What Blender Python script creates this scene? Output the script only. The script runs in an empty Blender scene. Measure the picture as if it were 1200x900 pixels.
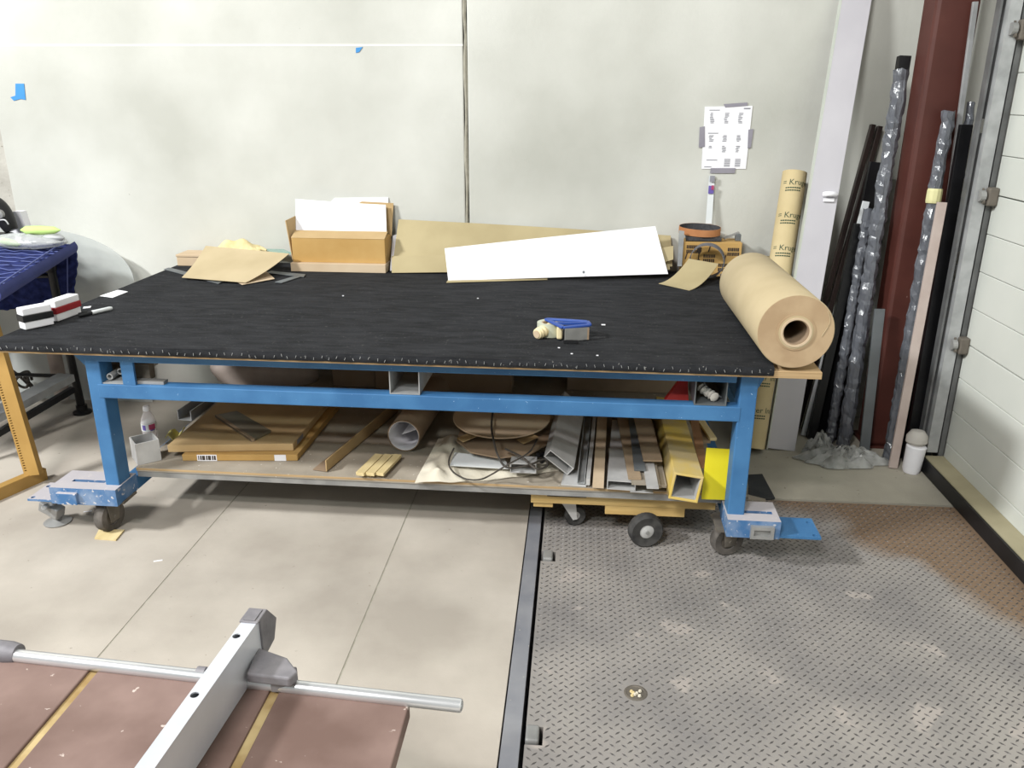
import bpy, math, random
from mathutils import Vector as V, Matrix
random.seed(7)
SC = bpy.context.scene
COL = SC.collection
# ------------------------------------------------------------------ camera
F = 963.61; PITCH = .3367; ROLL = .0042; CH = 1.7126; YAW = .0784
rz = Matrix.Rotation(YAW, 3, 'Z')
_f = V((0, math.cos(PITCH), -math.sin(PITCH))); _u = V((0, math.sin(PITCH), math.cos(PITCH))); _r = V((1, 0, 0))
_r2 = _r*math.cos(ROLL)+_u*math.sin(ROLL); _u2 = _u*math.cos(ROLL)-_r*math.sin(ROLL)
CR, CU, CF = rz@_r2, rz@_u2, rz@_f
CC = V((0, 0, CH))
cam = bpy.data.cameras.new('camera'); co = bpy.data.objects.new('camera', cam); COL.objects.link(co)
m3 = Matrix((CR, CU, -CF)).transposed()
co.matrix_world = Matrix.Translation(CC) @ m3.to_4x4()
cam.sensor_fit = 'HORIZONTAL'; cam.sensor_width = 36; cam.lens = F/1200*36; cam.clip_start = .02
SC.camera = co
# ------------------------------------------------------------------ world, lamps of the hall, exposure
w = bpy.data.worlds.new('hall_ambient'); SC.world = w; w.use_nodes = True
w.node_tree.nodes['Background'].inputs[0].default_value = (.86, .90, .90, 1)
w.node_tree.nodes['Background'].inputs[1].default_value = .42
def area(name, loc, target, sx, sy, e, col):
    l = bpy.data.lights.new(name, 'AREA'); l.shape = 'RECTANGLE'; l.size = sx; l.size_y = sy; l.energy = e; l.color = col
    o = bpy.data.objects.new(name, l); COL.objects.link(o); o.location = loc
    o.rotation_euler = (V(target)-V(loc)).to_track_quat('-Z', 'Y').to_euler()
# ceiling lamps of the hall, read from the shadows: two before the bench, one to the left (shadow of the roll on the door)
area('ceiling_lamp_front_offscreen', (-1.7, -2.2, 5.6), (-.8, 3, 0), 1.2, .35, 440, (1, .96, .94))
area('ceiling_lamp_rear_offscreen', (-2.6, -3.5, 5.6), (-1., 3, 0), 1.2, .35, 330, (.93, 1, .96))
area('ceiling_lamp_left_offscreen', (-6.1, -.3, 5.6), (-1.6, 3.6, .6), 1.2, .35, 1350, (.98, 1, .99))
SC.view_settings.view_transform = 'Standard'; SC.view_settings.look = 'None'
SC.view_settings.exposure = -0.9; SC.view_settings.gamma = 1; SC.view_settings.use_curve_mapping = False

# ------------------------------------------------------------------ pixel helpers (points on real planes)
def ray(x, y): return CF + CR*((x-600)/F) - CU*((y-450)/F)
def PZ(x, y, z=0.):
    d = ray(x, y); return CC + d*((z-CH)/d.z)
def PY(x, y, Y):
    d = ray(x, y); return CC + d*(Y/d.y)
def PX(x, y, X):
    d = ray(x, y); return CC + d*(X/d.x)

# ------------------------------------------------------------------ materials
SAT = .84
def lin(c):
    if isinstance(c, str): c = tuple(int(c[i:i+2], 16)/255 for i in (0, 2, 4))
    g = .3*c[0]+.59*c[1]+.11*c[2]; c = tuple(max(0., g+(x-g)*SAT) for x in c)
    return tuple((x/12.92 if x <= .04045 else ((x+.055)/1.055)**2.4) for x in c)+(1,)
MATS = {}
def mat(name, c, c2=None, rough=.7, metal=0., scale=6., stretch=(1, 1, 1), speck=None, speck_scale=90., speck_t=.68, bump=0., bump_scale=60., alpha=1., trans=0., spec=.4, detail=6., contrast=(.35, .65)):
    if name in MATS: return MATS[name]
    m = bpy.data.materials.new(name); m.use_nodes = True; nt = m.node_tree; N = nt.nodes; L = nt.links
    b = N['Principled BSDF']
    b.inputs['Roughness'].default_value = rough; b.inputs['Metallic'].default_value = metal
    b.inputs['Specular IOR Level'].default_value = spec
    b.inputs['Alpha'].default_value = alpha; b.inputs['Transmission Weight'].default_value = trans
    tc = N.new('ShaderNodeTexCoord'); mp = N.new('ShaderNodeMapping'); mp.inputs['Scale'].default_value = stretch
    L.new(tc.outputs['Object'], mp.inputs[0])
    nz = N.new('ShaderNodeTexNoise'); nz.inputs['Scale'].default_value = scale; nz.inputs['Detail'].default_value = detail
    L.new(mp.outputs[0], nz.inputs[0])
    rp = N.new('ShaderNodeValToRGB'); rp.color_ramp.elements[0].position = contrast[0]; rp.color_ramp.elements[1].position = contrast[1]
    rp.color_ramp.elements[0].color = lin(c); rp.color_ramp.elements[1].color = lin(c2 or c)
    L.new(nz.outputs[0], rp.inputs[0]); out = rp.outputs[0]
    if speck:
        n2 = N.new('ShaderNodeTexNoise'); n2.inputs['Scale'].default_value = speck_scale; n2.inputs['Detail'].default_value = 3
        L.new(mp.outputs[0], n2.inputs[0])
        r2 = N.new('ShaderNodeValToRGB'); r2.color_ramp.elements[0].position = speck_t; r2.color_ramp.elements[1].position = min(speck_t+.04, 1)
        L.new(n2.outputs[0], r2.inputs[0])
        mx = N.new('ShaderNodeMix'); mx.data_type = 'RGBA'
        L.new(r2.outputs[0], mx.inputs[0]); L.new(out, mx.inputs[6]); mx.inputs[7].default_value = lin(speck); out = mx.outputs[2]
    L.new(out, b.inputs['Base Color'])
    if bump:
        n3 = N.new('ShaderNodeTexNoise'); n3.inputs['Scale'].default_value = bump_scale; n3.inputs['Detail'].default_value = 4
        L.new(mp.outputs[0], n3.inputs[0])
        bp = N.new('ShaderNodeBump'); bp.inputs['Strength'].default_value = bump; bp.inputs['Distance'].default_value = .01
        L.new(n3.outputs[0], bp.inputs['Height']); L.new(bp.outputs[0], b.inputs['Normal'])
    MATS[name] = m; return m
M = dict(
 wall=mat('wall_concrete', 'b3b3aa', 'cfcfc8', .9, scale=1.0, speck='8d897c', speck_scale=34, speck_t=.765, bump=.12, bump_scale=40),
 wallraw=mat('wall_concrete_raw', 'a6a197', 'bdb9af', .95, scale=5, speck='857f73', speck_scale=60, speck_t=.7, bump=.3),
 seal=mat('joint_sealant', 'a39e8e', '8f8a7a', .9, scale=20, bump=.4),
 floor=mat('floor_concrete', 'a0968a', 'bdb3a6', .8, scale=1.9, speck='948a7c', speck_scale=42, speck_t=.73, bump=.05),
 floorg=mat('floor_concrete_grey', '9a9485', 'b4ad9c', .85, scale=2.5, speck='7d7768', speck_scale=40, speck_t=.7, bump=.1),
 dark=mat('dark_gap', '1b1a19', '262422', .9),
 steelstrip=mat('dusty_steel', '7d7f88', '96969b', .55, .25, scale=5, speck='b9b4ac', speck_scale=60, speck_t=.7),
 white=mat('white_paper', 'e9e8ee', 'f2f1f6', .7),
 paper2=mat('print_grey', '8f8f99', '777783', .8),
 kraft=mat('kraft_paper', 'b39f78', 'bfab84', .8, scale=4),
 kraft2=mat('kraft_paper_olive', 'a6956b', 'b3a277', .8, scale=4),
 kraftdark=mat('kraft_roll_end', 'a88a66', 'b59873', .85, scale=14),
 card=mat('cardboard', 'b3925f', 'c0a06e', .85, scale=5),
 card2=mat('cardboard_golden', 'b98c45', 'c49a55', .8, scale=5),
 cardpale=mat('cardboard_pale', 'c4a987', 'cdb595', .85, scale=5),
 carddark=mat('cardboard_brown', '8c735a', '9c8368', .85, scale=5),
 felt=mat('black_felt', '222326', '313236', .95, scale=9, stretch=(1, 4, 1), speck='7c7a76', speck_scale=75, speck_t=.685, bump=.5, bump_scale=220, spec=.15),
 ply=mat('plywood_edge', 'a58458', 'bb9a6c', .8, scale=4, stretch=(1, 1, 40)),
 plydirty=mat('plywood_shelf', '8f8474', 'aa9e8d', .85, scale=4, speck='c7beb2', speck_scale=60, speck_t=.68),
 blue=mat('blue_paint', '2c659c', '3a76ad', .55, scale=7, speck='9dbede', speck_scale=110, speck_t=.715),
 bluedust=mat('blue_paint_dusty', '3a6ca3', '7d93b3', .7, scale=14, speck='b9b9c0', speck_scale=60, speck_t=.62, contrast=(.42, .7)),
 galv=mat('galvanised', '9a9c9d', 'b2b4b5', .45, .3, scale=12),
 alu=mat('aluminium', 'b3b2b1', 'cbcac9', .45, .2, scale=8, stretch=(1, 1, 1)),
 aludull=mat('aluminium_dull', '8f8f8e', 'a8a7a5', .5, .45, scale=10),
 alubright=mat('aluminium_bright', 'c9ccd6', 'dadde6', .38, .45, scale=5),
 chrome=mat('chrome', 'd2d3d6', 'e2e3e6', .28, .7),
 rubber=mat('black_rubber', '2c2b2b', '4a4846', .85, scale=25),
 rubberdust=mat('dusty_rubber', '45403c', '6a635d', .9, scale=18),
 iron=mat('rusty_iron', '635c53', '7a7166', .7, .3, scale=14),
 cast=mat('cast_grey', '6f6c72', '8a868a', .6, .2, scale=20, bump=.1),
 darkslot=mat('dark_slot', '27303f', '39424f', .8),
 black=mat('black_plastic', '151517', '1f1f22', .45),
 blackm=mat('black_anodised', '141416', '1d1d20', .35, .3),
 brownm=mat('brown_anodised', '2e2422', '40332f', .35, .3),
 greym=mat('grey_profile', '63686a', '70757a', .5, .3),
 pinkm=mat('pinkish_profile', 'b8a49c', 'c7b6ae', .5, .2),
 whitem=mat('white_profile', 'cfd4d6', 'dde0e2', .4),
 lav=mat('white_painted_beam', 'bdbac2', 'c7c4cb', .5, scale=3),
 red=mat('red_oxide_paint', '4d231c', '5a2b23', .5, scale=4, speck='8a6a60', speck_scale=45, speck_t=.75),
 door=mat('door_white', 'cdd0c8', 'd6d8d0', .5, scale=2),
 jamb=mat('door_steel', '6b6c6d', '7f8081', .45, .5, scale=10),
 olive=mat('olive_board', '9a9070', 'a89e7d', .8, scale=6),
 pine=mat('pine', 'c09a55', 'd0ad68', .7, scale=5, stretch=(1, 8, 8)),
 woodpale=mat('pale_wood', 'cdb479', 'dcc68f', .7, scale=5, stretch=(8, 1, 8)),
 woodbrown=mat('brown_wood', '8f785e', 'a58d70', .75, scale=5),
 yellow=mat('yellow_plastic', 'e3d000', 'e8d710', .5),
 yellowtube=mat('yellow_tube', 'd8b33a', 'c9b27c', .6, scale=7),
 yellowpaint=mat('yellow_paint', 'a67c36', 'b68b42', .6, scale=6),
 navy=mat('navy_blanket', '1d2450', '2a3470', .95, scale=30, spec=.1),
 navyline=mat('blanket_stitch', '4f5a96', '5f6aa6', .95),
 lime=mat('lime_rubber', 'b4dc6a', 'c2e67d', .7),
 redp=mat('red_plastic', 'c81d1d', 'd22a22', .5),
 maroon=mat('band_red', 'a3161f', 'a3161f', .6),
 canvas=mat('canvas', 'cdc3ae', 'dbd2bf', .95, scale=7, bump=.25, bump_scale=50),
 cream=mat('cream_plastic', 'e3cf9c', 'ead9ab', .5),
 tapeblue=mat('blue_tape', '2f86cf', '3a92da', .7),
 gunblue=mat('tape_gun_blue', '23479f', '2b53b0', .45),
 tape=mat('packing_tape', 'b9bda6', 'c3c6b0', .35),
 ducttape=mat('grey_tape', '85818e', '95919d', .5),
 belt=mat('sanding_belt_back', 'b5713f', 'c07d4a', .8, scale=12),
 grit=mat('abrasive', '3b3a3d', '4a494c', .95, scale=80),
 greybelt=mat('grey_belt', '5c5c62', '6d6d73', .85, scale=60),
 green=mat('green_ink', '2f4a35', '2f4a35', .8),
 ink=mat('dark_ink', '3a2e26', '3a2e26', .8),
 glassy=mat('glass_edge', '7fb5a4', '9cc7b9', .1, spec=.6, alpha=.75),
 clear=mat('clear_film', 'd5d8da', 'eef0f1', .2, alpha=.30, spec=.7, scale=14, bump=.5, bump_scale=25),
 filmgrey=mat('translucent_sheet', 'c3c8c6', 'd0d4d2', .5, alpha=.55),
 wrap=mat('wrapped_film', '5a5d65', '666972', .2, spec=.8, scale=40, stretch=(1, 1, .16), bump=.8, bump_scale=50, contrast=(.42, .8)),
 wrappale=mat('crumpled_film', '9b9c99', 'cfd0ce', .2, alpha=.5, spec=.8, scale=20, bump=.9, bump_scale=30),
 bottle=mat('clear_bottle', 'e6dde0', 'efe7ea', .1, alpha=.42, spec=.7),
 rust=mat('rust_brown_board', '6b5148', '8a6f66', .75, scale=4.5, speck='c0afa5', speck_scale=46, speck_t=.71),
 plank=mat('strip_wood', '93733f', 'b9a06c', .85, scale=14),
 rag=mat('grey_rag', 'b3aea6', 'c6c1b9', .95, bump=.4, bump_scale=30),
 cable=mat('black_cable', '38332f', '48413b', .6),
 dusty=mat('dusty_card', '85705a', '97826b', .95, scale=6),
 pinkwhite=mat('rubbed_parcel', '94857c', 'a89a92', .8, scale=6),
 copper=mat('copper_strip', 'a8744c', 'bb8a60', .5, .3),
 label=mat('label_purple', '6a58b0', '6a58b0', .5), labelred=mat('label_magenta', 'b83a6a', 'b83a6a', .5),
 mat_=mat('black_mat', '2f3133', '3a3c3e', .9),
 lug=mat('tread_lug_steel', '524f4e', '6c6866', .45, .45, scale=20),
)
# diamond plate: dusty grey steel with a rust-brown worn area
def plate_mat():
    m = mat('dusty_tread_plate', '8a8583', 'a39c96', .55, .25, scale=3, speck='b0a69f', speck_scale=5.5, speck_t=.62)
    nt = m.node_tree; N = nt.nodes; L = nt.links; b = N['Principled BSDF']
    src = b.inputs['Base Color'].links[0].from_socket
    tc = N.new('ShaderNodeTexCoord'); sp = N.new('ShaderNodeSeparateXYZ'); L.new(tc.outputs['Object'], sp.inputs[0])
    nz = N.new('ShaderNodeTexNoise'); nz.inputs['Scale'].default_value = 2.2; L.new(tc.outputs['Object'], nz.inputs[0])
    a = N.new('ShaderNodeMath'); a.operation = 'MULTIPLY_ADD'; a.inputs[1].default_value = 1.1; L.new(sp.outputs[0], a.inputs[0])
    c = N.new('ShaderNodeMath'); c.operation = 'MULTIPLY_ADD'; c.inputs[1].default_value = .62; L.new(sp.outputs[1], c.inputs[0])
    L.new(nz.outputs[0], a.inputs[2]); L.new(a.outputs[0], c.inputs[2])
    r = N.new('ShaderNodeValToRGB'); r.color_ramp.elements[0].position = .0; r.color_ramp.elements[1].position = 1.
    mr = N.new('ShaderNodeMapRange'); mr.inputs[1].default_value = 1.42; mr.inputs[2].default_value = 1.62; L.new(c.outputs[0], mr.inputs[0])
    mx = N.new('ShaderNodeMix'); mx.data_type = 'RGBA'; L.new(mr.outputs[0], mx.inputs[0]); L.new(src, mx.inputs[6]); mx.inputs[7].default_value = lin('8a7058')
    L.new(mx.outputs[2], b.inputs['Base Color'])
    return m
M['plate'] = plate_mat()
def dusty_blue():
    m = M['bluedust']; nt = m.node_tree; N = nt.nodes; L = nt.links; b = N['Principled BSDF']
    ge = N.new('ShaderNodeNewGeometry'); sp = N.new('ShaderNodeSeparateXYZ'); L.new(ge.outputs['Normal'], sp.inputs[0])
    src = b.inputs['Base Color'].links[0].from_socket
    mr = N.new('ShaderNodeMapRange'); mr.inputs[1].default_value = .3; mr.inputs[2].default_value = .9; mr.inputs[4].default_value = .88; L.new(sp.outputs[2], mr.inputs[0])
    mx = N.new('ShaderNodeMix'); mx.data_type = 'RGBA'; L.new(mr.outputs[0], mx.inputs[0]); L.new(src, mx.inputs[6]); mx.inputs[7].default_value = lin('b9b0b0')
    L.new(mx.outputs[2], b.inputs['Base Color'])
dusty_blue()

# ------------------------------------------------------------------ mesh builder
class MB:
    def __init__(s): s.v = []; s.f = []
    def add(s, vs, fs):
        n = len(s.v); s.v += [V(p) for p in vs]; s.f += [tuple(i+n for i in f) for f in fs]; return s
    def bar(s, p0, p1, w, h, ref=(0, 0, 1), w1=None, h1=None):
        p0, p1 = V(p0), V(p1); d = (p1-p0).normalized(); a = d.cross(V(ref)).normalized(); b = a.cross(d)
        vs = []
        for p, ww, hh in ((p0, w, h), (p1, w1 or w, h1 or h)):
            for i, j in ((-1, -1), (1, -1), (1, 1), (-1, 1)): vs.append(p+a*(i*ww/2)+b*(j*hh/2))
        return s.add(vs, [(3, 2, 1, 0), (4, 5, 6, 7), (0, 1, 5, 4), (1, 2, 6, 5), (2, 3, 7, 6), (3, 0, 4, 7)])
    def box(s, x0, x1, y0, y1, z0, z1):
        return s.add([(x0, y0, z0), (x1, y0, z0), (x1, y1, z0), (x0, y1, z0), (x0, y0, z1), (x1, y0, z1), (x1, y1, z1), (x0, y1, z1)],
                     [(3, 2, 1, 0), (4, 5, 6, 7), (0, 1, 5, 4), (1, 2, 6, 5), (2, 3, 7, 6), (3, 0, 4, 7)])
    def rtube(s, p0, p1, w, h, t, ref=(0, 0, 1)):
        p0, p1 = V(p0), V(p1); d = (p1-p0).normalized(); a = d.cross(V(ref)).normalized(); b = a.cross(d)
        vs = []
        for p in (p0, p1):
            for k in (0, t):
                for i, j in ((-1, -1), (1, -1), (1, 1), (-1, 1)): vs.append(p+a*(i*(w/2-k))+b*(j*(h/2-k)))
        fs = []
        for i in range(4):
            j = (i+1) % 4
            fs += [(i, j, 8+j, 8+i), (4+j, 4+i, 12+i, 12+j), (j, i, 4+i, 4+j), (8+i, 8+j, 12+j, 12+i)]
        return s.add(vs, fs)
    def channel(s, p0, p1, w, h, t, ref=(0, 0, 1)):   # U section opening along +ref
        p0, p1 = V(p0), V(p1); d = (p1-p0).normalized(); a = d.cross(V(ref)).normalized(); b = a.cross(d)
        pr = [(-w/2, h/2), (-w/2, -h/2), (w/2, -h/2), (w/2, h/2), (w/2-t, h/2), (w/2-t, -h/2+t), (-w/2+t, -h/2+t), (-w/2+t, h/2)]
        n = 8; vs = [p+a*x+b*y for p in (p0, p1) for x, y in pr]
        fs = [(i, (i+1) % n, n+(i+1) % n, n+i) for i in range(n)]
        for o in (0, n): fs += [(o, o+1, o+6, o+7), (o+1, o+2, o+5, o+6), (o+2, o+3, o+4, o+5)]
        return s.add(vs, fs)
    def lathe(s, p0, axis, prof, n=24, a0=0., closed=False):
        p0 = V(p0); d = V(axis).normalized(); ref = V((0, 0, 1)) if abs(d.z) < .9 else V((1, 0, 0))
        a = d.cross(ref).normalized(); b = a.cross(d); vs = []; k = len(prof)
        for r, t in prof:
            for i in range(n):
                q = a0+2*math.pi*i/n; vs.append(p0+d*t+(a*math.cos(q)+b*math.sin(q))*r)
        fs = []
        for j in range(k if closed else k-1):
            j2 = (j+1) % k
            for i in range(n): fs.append((j*n+i, j*n+(i+1) % n, j2*n+(i+1) % n, j2*n+i))
        if not closed: fs += [tuple(range(n-1, -1, -1)), tuple((k-1)*n+i for i in range(n))]
        return s.add(vs, fs)
    def tube(s, pts, r, n=8):
        pts = [V(p) for p in pts]; vs = []; m = len(pts)
        for i, p in enumerate(pts):
            d = (pts[min(i+1, m-1)]-pts[max(i-1, 0)]).normalized(); ref = V((0, 0, 1)) if abs(d.z) < .95 else V((1, 0, 0))
            a = d.cross(ref).normalized(); b = a.cross(d); rr = r(i/(m-1)) if callable(r) else r
            for k in range(n):
                q = 2*math.pi*k/n; vs.append(p+(a*math.cos(q)+b*math.sin(q))*rr)
        fs = [(i*n+k, i*n+(k+1) % n, (i+1)*n+(k+1) % n, (i+1)*n+k) for i in range(m-1) for k in range(n)]
        fs += [tuple(range(n-1, -1, -1)), tuple((m-1)*n+k for k in range(n))]
        return s.add(vs, fs)
    def prism(s, poly, off):      # polygon of 3D points extruded by a vector
        poly = [V(p) for p in poly]; off = V(off); n = len(poly)
        return s.add(poly+[p+off for p in poly], [tuple(range(n-1, -1, -1)), tuple(range(n, 2*n))]+[(i, (i+1) % n, n+(i+1) % n, n+i) for i in range(n)])
    def sheet(s, fn, nu, nv, th):
        g = [[V(fn(i/nu, j/nv)) for j in range(nv+1)] for i in range(nu+1)]; vs = []; W = nv+1; K = (nu+1)*W
        for side in (0, 1):
            for i in range(nu+1):
                for j in range(nv+1):
                    du = g[min(i+1, nu)][j]-g[max(i-1, 0)][j]; dv = g[i][min(j+1, nv)]-g[i][max(j-1, 0)]
                    nn = du.cross(dv); nn = nn.normalized() if nn.length > 1e-9 else V((0, 0, 1))
                    vs.append(g[i][j]-nn*(th*side))
        fs = []
        for i in range(nu):
            for j in range(nv):
                a = i*W+j; fs += [(a, a+W, a+W+1, a+1), (K+a, K+a+1, K+a+W+1, K+a+W)]
        for i in range(nu):
            a = i*W; fs.append((a, K+a, K+a+W, a+W)); a = i*W+nv; fs.append((a, a+W, K+a+W, K+a))
        for j in range(nv):
            fs.append((j, j+1, K+j+1, K+j)); a = nu*W+j; fs.append((a, K+a, K+a+1, a+1))
        return s.add(vs, fs)
    def quad(s, a, b, c, d, th, nu=1, nv=1, bow=0.):   # sheet between four corners a-b (bottom) d-c (top)
        a, b, c, d = V(a), V(b), V(c), V(d); nrm = (b-a).cross(d-a).normalized()
        return s.sheet(lambda u, v: (a*(1-u)+b*u)*(1-v)+(d*(1-u)+c*u)*v+nrm*(bow*math.sin(math.pi*u)*v), nu, nv, th)
    def build(s, name, m, parent=None, smooth=False, bev=0., org=None):
        me = bpy.data.meshes.new(name)
        if parent is not None: o0 = ORG[parent.name]
        elif org is not None: o0 = V(org)
        else:
            xs = [p.x for p in s.v]; ys = [p.y for p in s.v]; o0 = V(((min(xs)+max(xs))/2, (min(ys)+max(ys))/2, min(p.z for p in s.v)))
        me.from_pydata([p-o0 for p in s.v], [], s.f); me.validate()
        import bmesh
        bm = bmesh.new(); bm.from_mesh(me); bmesh.ops.recalc_face_normals(bm, faces=bm.faces); bm.to_mesh(me); bm.free()
        if m is not None: me.materials.append(M[m] if isinstance(m, str) else m)
        if smooth:
            for p in me.polygons: p.use_smooth = True
            me.set_sharp_from_angle(angle=math.radians(40))
        o = bpy.data.objects.new(name, me); COL.objects.link(o)
        if parent is not None: o.parent = parent
        else: o.location = o0
        ORG[o.name] = o0
        if bev:
            md = o.modifiers.new('bevel', 'BEVEL'); md.width = bev; md.segments = 2; md.limit_method = 'ANGLE'
        return o
ORG = {}
def tag(o, label, cat, group=None):
    o['label'] = label; o['category'] = cat
    if group: o['group'] = group
    return o
def struct(o): o['kind'] = 'structure'; return o
def thing(name, loc, label, cat, group=None):
    o = bpy.data.objects.new(name, None); COL.objects.link(o); o.location = V(loc); ORG[o.name] = V(loc); o.empty_display_size = .05
    return tag(o, label, cat, group)
def dup(o, delta):
    """copy a one-mesh object, moved by delta (same parent)"""
    c = o.copy(); COL.objects.link(c); c.location = o.location+V(delta); ORG[c.name] = ORG[o.name]; return c
def cut(o, b):
    """take the shapes of b (world coordinates) out of o: real holes and recesses"""
    me = bpy.data.meshes.new('cutter'); o0 = ORG[o.parent.name] if o.parent else ORG[o.name]
    me.from_pydata([p-o0 for p in b.v], [], b.f)
    import bmesh
    bm = bmesh.new(); bm.from_mesh(me); bmesh.ops.recalc_face_normals(bm, faces=bm.faces); bm.to_mesh(me); bm.free()
    c = bpy.data.objects.new('cutter', me); COL.objects.link(c); c.parent = o.parent; c.location = o.location
    o.modifiers.clear(); md = o.modifiers.new('cut', 'BOOLEAN'); md.object = c; md.operation = 'DIFFERENCE'; md.solver = 'EXACT'
    bpy.context.view_layer.update(); dg = bpy.context.evaluated_depsgraph_get()
    nm = bpy.data.meshes.new_from_object(o.evaluated_get(dg)); o.modifiers.clear(); o.data = nm
    bpy.data.objects.remove(c); bpy.data.meshes.remove(me); return o
def smoothpath(pts, k=6):
    pts = [V(p) for p in pts]; out = []; n = len(pts)
    for i in range(n-1):
        p0, p1, p2, p3 = pts[max(i-1, 0)], pts[i], pts[i+1], pts[min(i+2, n-1)]
        for j in range(k):
            t = j/k; out.append(.5*((2*p1)+(p2-p0)*t+(2*p0-5*p1+4*p2-p3)*t*t+(3*p1-p0-3*p2+p3)*t**3))
    return out+[pts[-1]]
def text_pts(s, size):
    cu = bpy.data.curves.new('lettering', 'FONT'); cu.body = s; cu.size = size; cu.resolution_u = 2
    o = bpy.data.objects.new('lettering', cu); COL.objects.link(o); bpy.context.view_layer.update()
    me = bpy.data.meshes.new_from_object(o)
    vs = [v.co.copy() for v in me.vertices]; fs = [tuple(p.vertices) for p in me.polygons]
    bpy.data.objects.remove(o); bpy.data.meshes.remove(me); bpy.data.curves.remove(cu)
    return vs, fs
Y3 = (0, 1, 0)

# ================================================================== SETTING
WY = 4.48
# floor: concrete slabs over a dark bed, joints between them
fl = struct(MB().box(-8., 2.4, -4.5, 5.0, -.45, -.30).build('floor', 'floorg', org=(0, 0, -.06)))
JX = [-8., -3.9, -1.5, -.698, -.172]
for i in range(4):
    MB().box(JX[i]+(.003 if i else 0), JX[i+1]-.003, -4.5, 5., -.30, 0).build('concrete_slab', 'floor', fl)
MB().box(-.12, 2.4, 3.425, 5., -.30, 0).build('concrete_slab', 'floorg', fl)
MB().box(-.12, 2.4, -4.5, .73, -.30, 0).build('concrete_slab', 'floor', fl)
MB().box(-.170, -.118, -4.5, 5., -.30, .001).build('edge_angle', 'steelstrip', fl)
for x in (-1.5, -.698):
    MB().bar((x, -4.5, -.0105), (x, 5, -.0105), .0062, .018).build('joint_filler', 'seal', fl)
# wall of concrete panels with sealed joints
wb = struct(MB().box(-8., 2.4, WY+.10, WY+.2, 0, 6.2).build('wall_back', 'wallraw', org=(0, WY, 0)))
jx = PY(546, 130, WY).x
lx = PY(8, 195, WY).x
MB().box(lx, jx-.011, WY, WY+.11, 0, 6.2).build('concrete_panel', 'wall', wb, bev=.006)
MB().box(jx+.011, 2.4, WY, WY+.11, 0, 6.2).build('concrete_panel', 'wall', wb, bev=.006)
MB().box(-8., lx-.004, WY+.04, WY+.11, 0, 6.2).build('concrete_panel', 'wallraw', wb)
b = MB()
pts = [(jx+random.uniform(-.003, .003), WY+.008, z*.1) for z in range(0, 62)]
b.tube(pts, lambda t: .010+.003*math.sin(t*90), 6); b.build('joint_sealant', 'seal', wb, smooth=True)
MB().bar((lx, WY+.0015, 1.957), (jx-.011, WY+.0015, 1.957), .004, .010).build('form_line', mat('form_line', 'd6d5cf', 'dddcd6', .9), wb)
# right wall: sectional door
wr = struct(MB().box(1.86, 2.0, -4.5, 4.47, 0, 6.2).build('wall_right', 'wall', org=(1.86, 2, 0)))
DX = 1.80
dr = struct(thing('door_1', (DX, 2.4, 0), '', ''))
for k in ('label', 'category'): del dr[k]
zs = [-.02, .644, 1.314, 1.978, 2.64]
for i in range(4):
    s_ = MB().box(DX+.012, DX+.045, .2, 3.80, zs[i]+.004+(.06 if i == 0 else 0), zs[i+1]-.003).build('door_section', 'door', dr)
    n = 4; hh = (zs[i+1]-zs[i])/n
    for k in range(n):
        z0 = zs[i]+k*hh+(.004 if k == 0 else .0012); z1 = zs[i]+(k+1)*hh-.0012
        if i == 0 and k == 0: z0 = .06
        MB().box(DX, DX+.014, .2, 3.80, z0, z1).build('panel_strip', 'door', s_, bev=.003)
tr = MB().prism([(1.690, 3.82, 0), (1.70, 3.82, 0), (1.70, 3.845, 0), (1.76, 3.845, 0), (1.76, 3.86, 0), (1.690, 3.86, 0)], (0, 0, 3.2)).build('jamb_angle', 'jamb', dr)
MB().box(1.776, 1.800, 3.805, 3.86, 0, 3.2).build('jamb_edge', 'jamb', dr)
MB().channel((1.735, 3.80, .1), (1.735, 3.80, 3.2), .035, .05, .004, (1, 0, 0)).build('roller_track', 'galv', dr)
for z in (.644, 1.314, 1.978):
    h = MB().box(1.755, 1.80, 3.752, 3.80, z-.042, z+.036).build('hinge', 'iron', dr, bev=.008)
    MB().lathe((1.735, 3.772, z), (1, 0, 0), [(.018, -.01), (.024, -.01), (.024, .012), (.018, .012)], 14).build('hinge_knuckle', 'aludull', h)
    for dy, dz in ((-.012, -.025), (.012, .025)):
        MB().lathe((1.742, 3.772+dy, z+dz), (1, 0, 0), [(.008, -.004), (.008, .004)], 8).build('bolt', 'iron', h)
sl_ = MB()
for z in (.95, 1.03, 1.6): sl_.box(1.712, 1.733, 3.80, 3.90, z-.03, z+.03)
cut(tr, sl_)
t1 = struct(MB().box(1.71, 1.799, -.5, 3.80, .035, .075).build('trim_1', 'olive', org=(1.75, 2, 0)))
MB().box(1.70, 1.715, -.5, 3.80, 0.001, .07).build('black_edge', 'black', t1)

# dock plate of tread steel
PXL, PXR, PYB, PYF = -.105, 1.70, 3.405, .75
dp = thing('dock_plate', (.8, 2.1, 0), 'worn diamond tread steel plate set into the floor beside concrete', 'floor plate')
plt = MB().box(PXL, PXR, PYF, PYB, -.05, 0.0).build('plate', 'plate', dp)
pn = MB()
lugm = MB()
def lugshape(b, c, a, L=.0105, w=.0033, h=.0022):
    ca, sa = math.cos(a), math.sin(a); vs = []
    for x, y, z in ((-L, 0, 0), (0, -w, 0), (L, 0, 0), (0, w, 0), (-L*.45, 0, h), (L*.45, 0, h)):
        vs.append((c[0]+x*ca-y*sa, c[1]+x*sa+y*ca, c[2]+z))
    b.add(vs, [(0, 1, 5, 4), (1, 2, 5), (2, 3, 4, 5), (3, 0, 4)])
pit = .0331
lugs = []
nx = int((PXR-PXL)/pit); ny = int((PYB-PYF)/pit)
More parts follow.
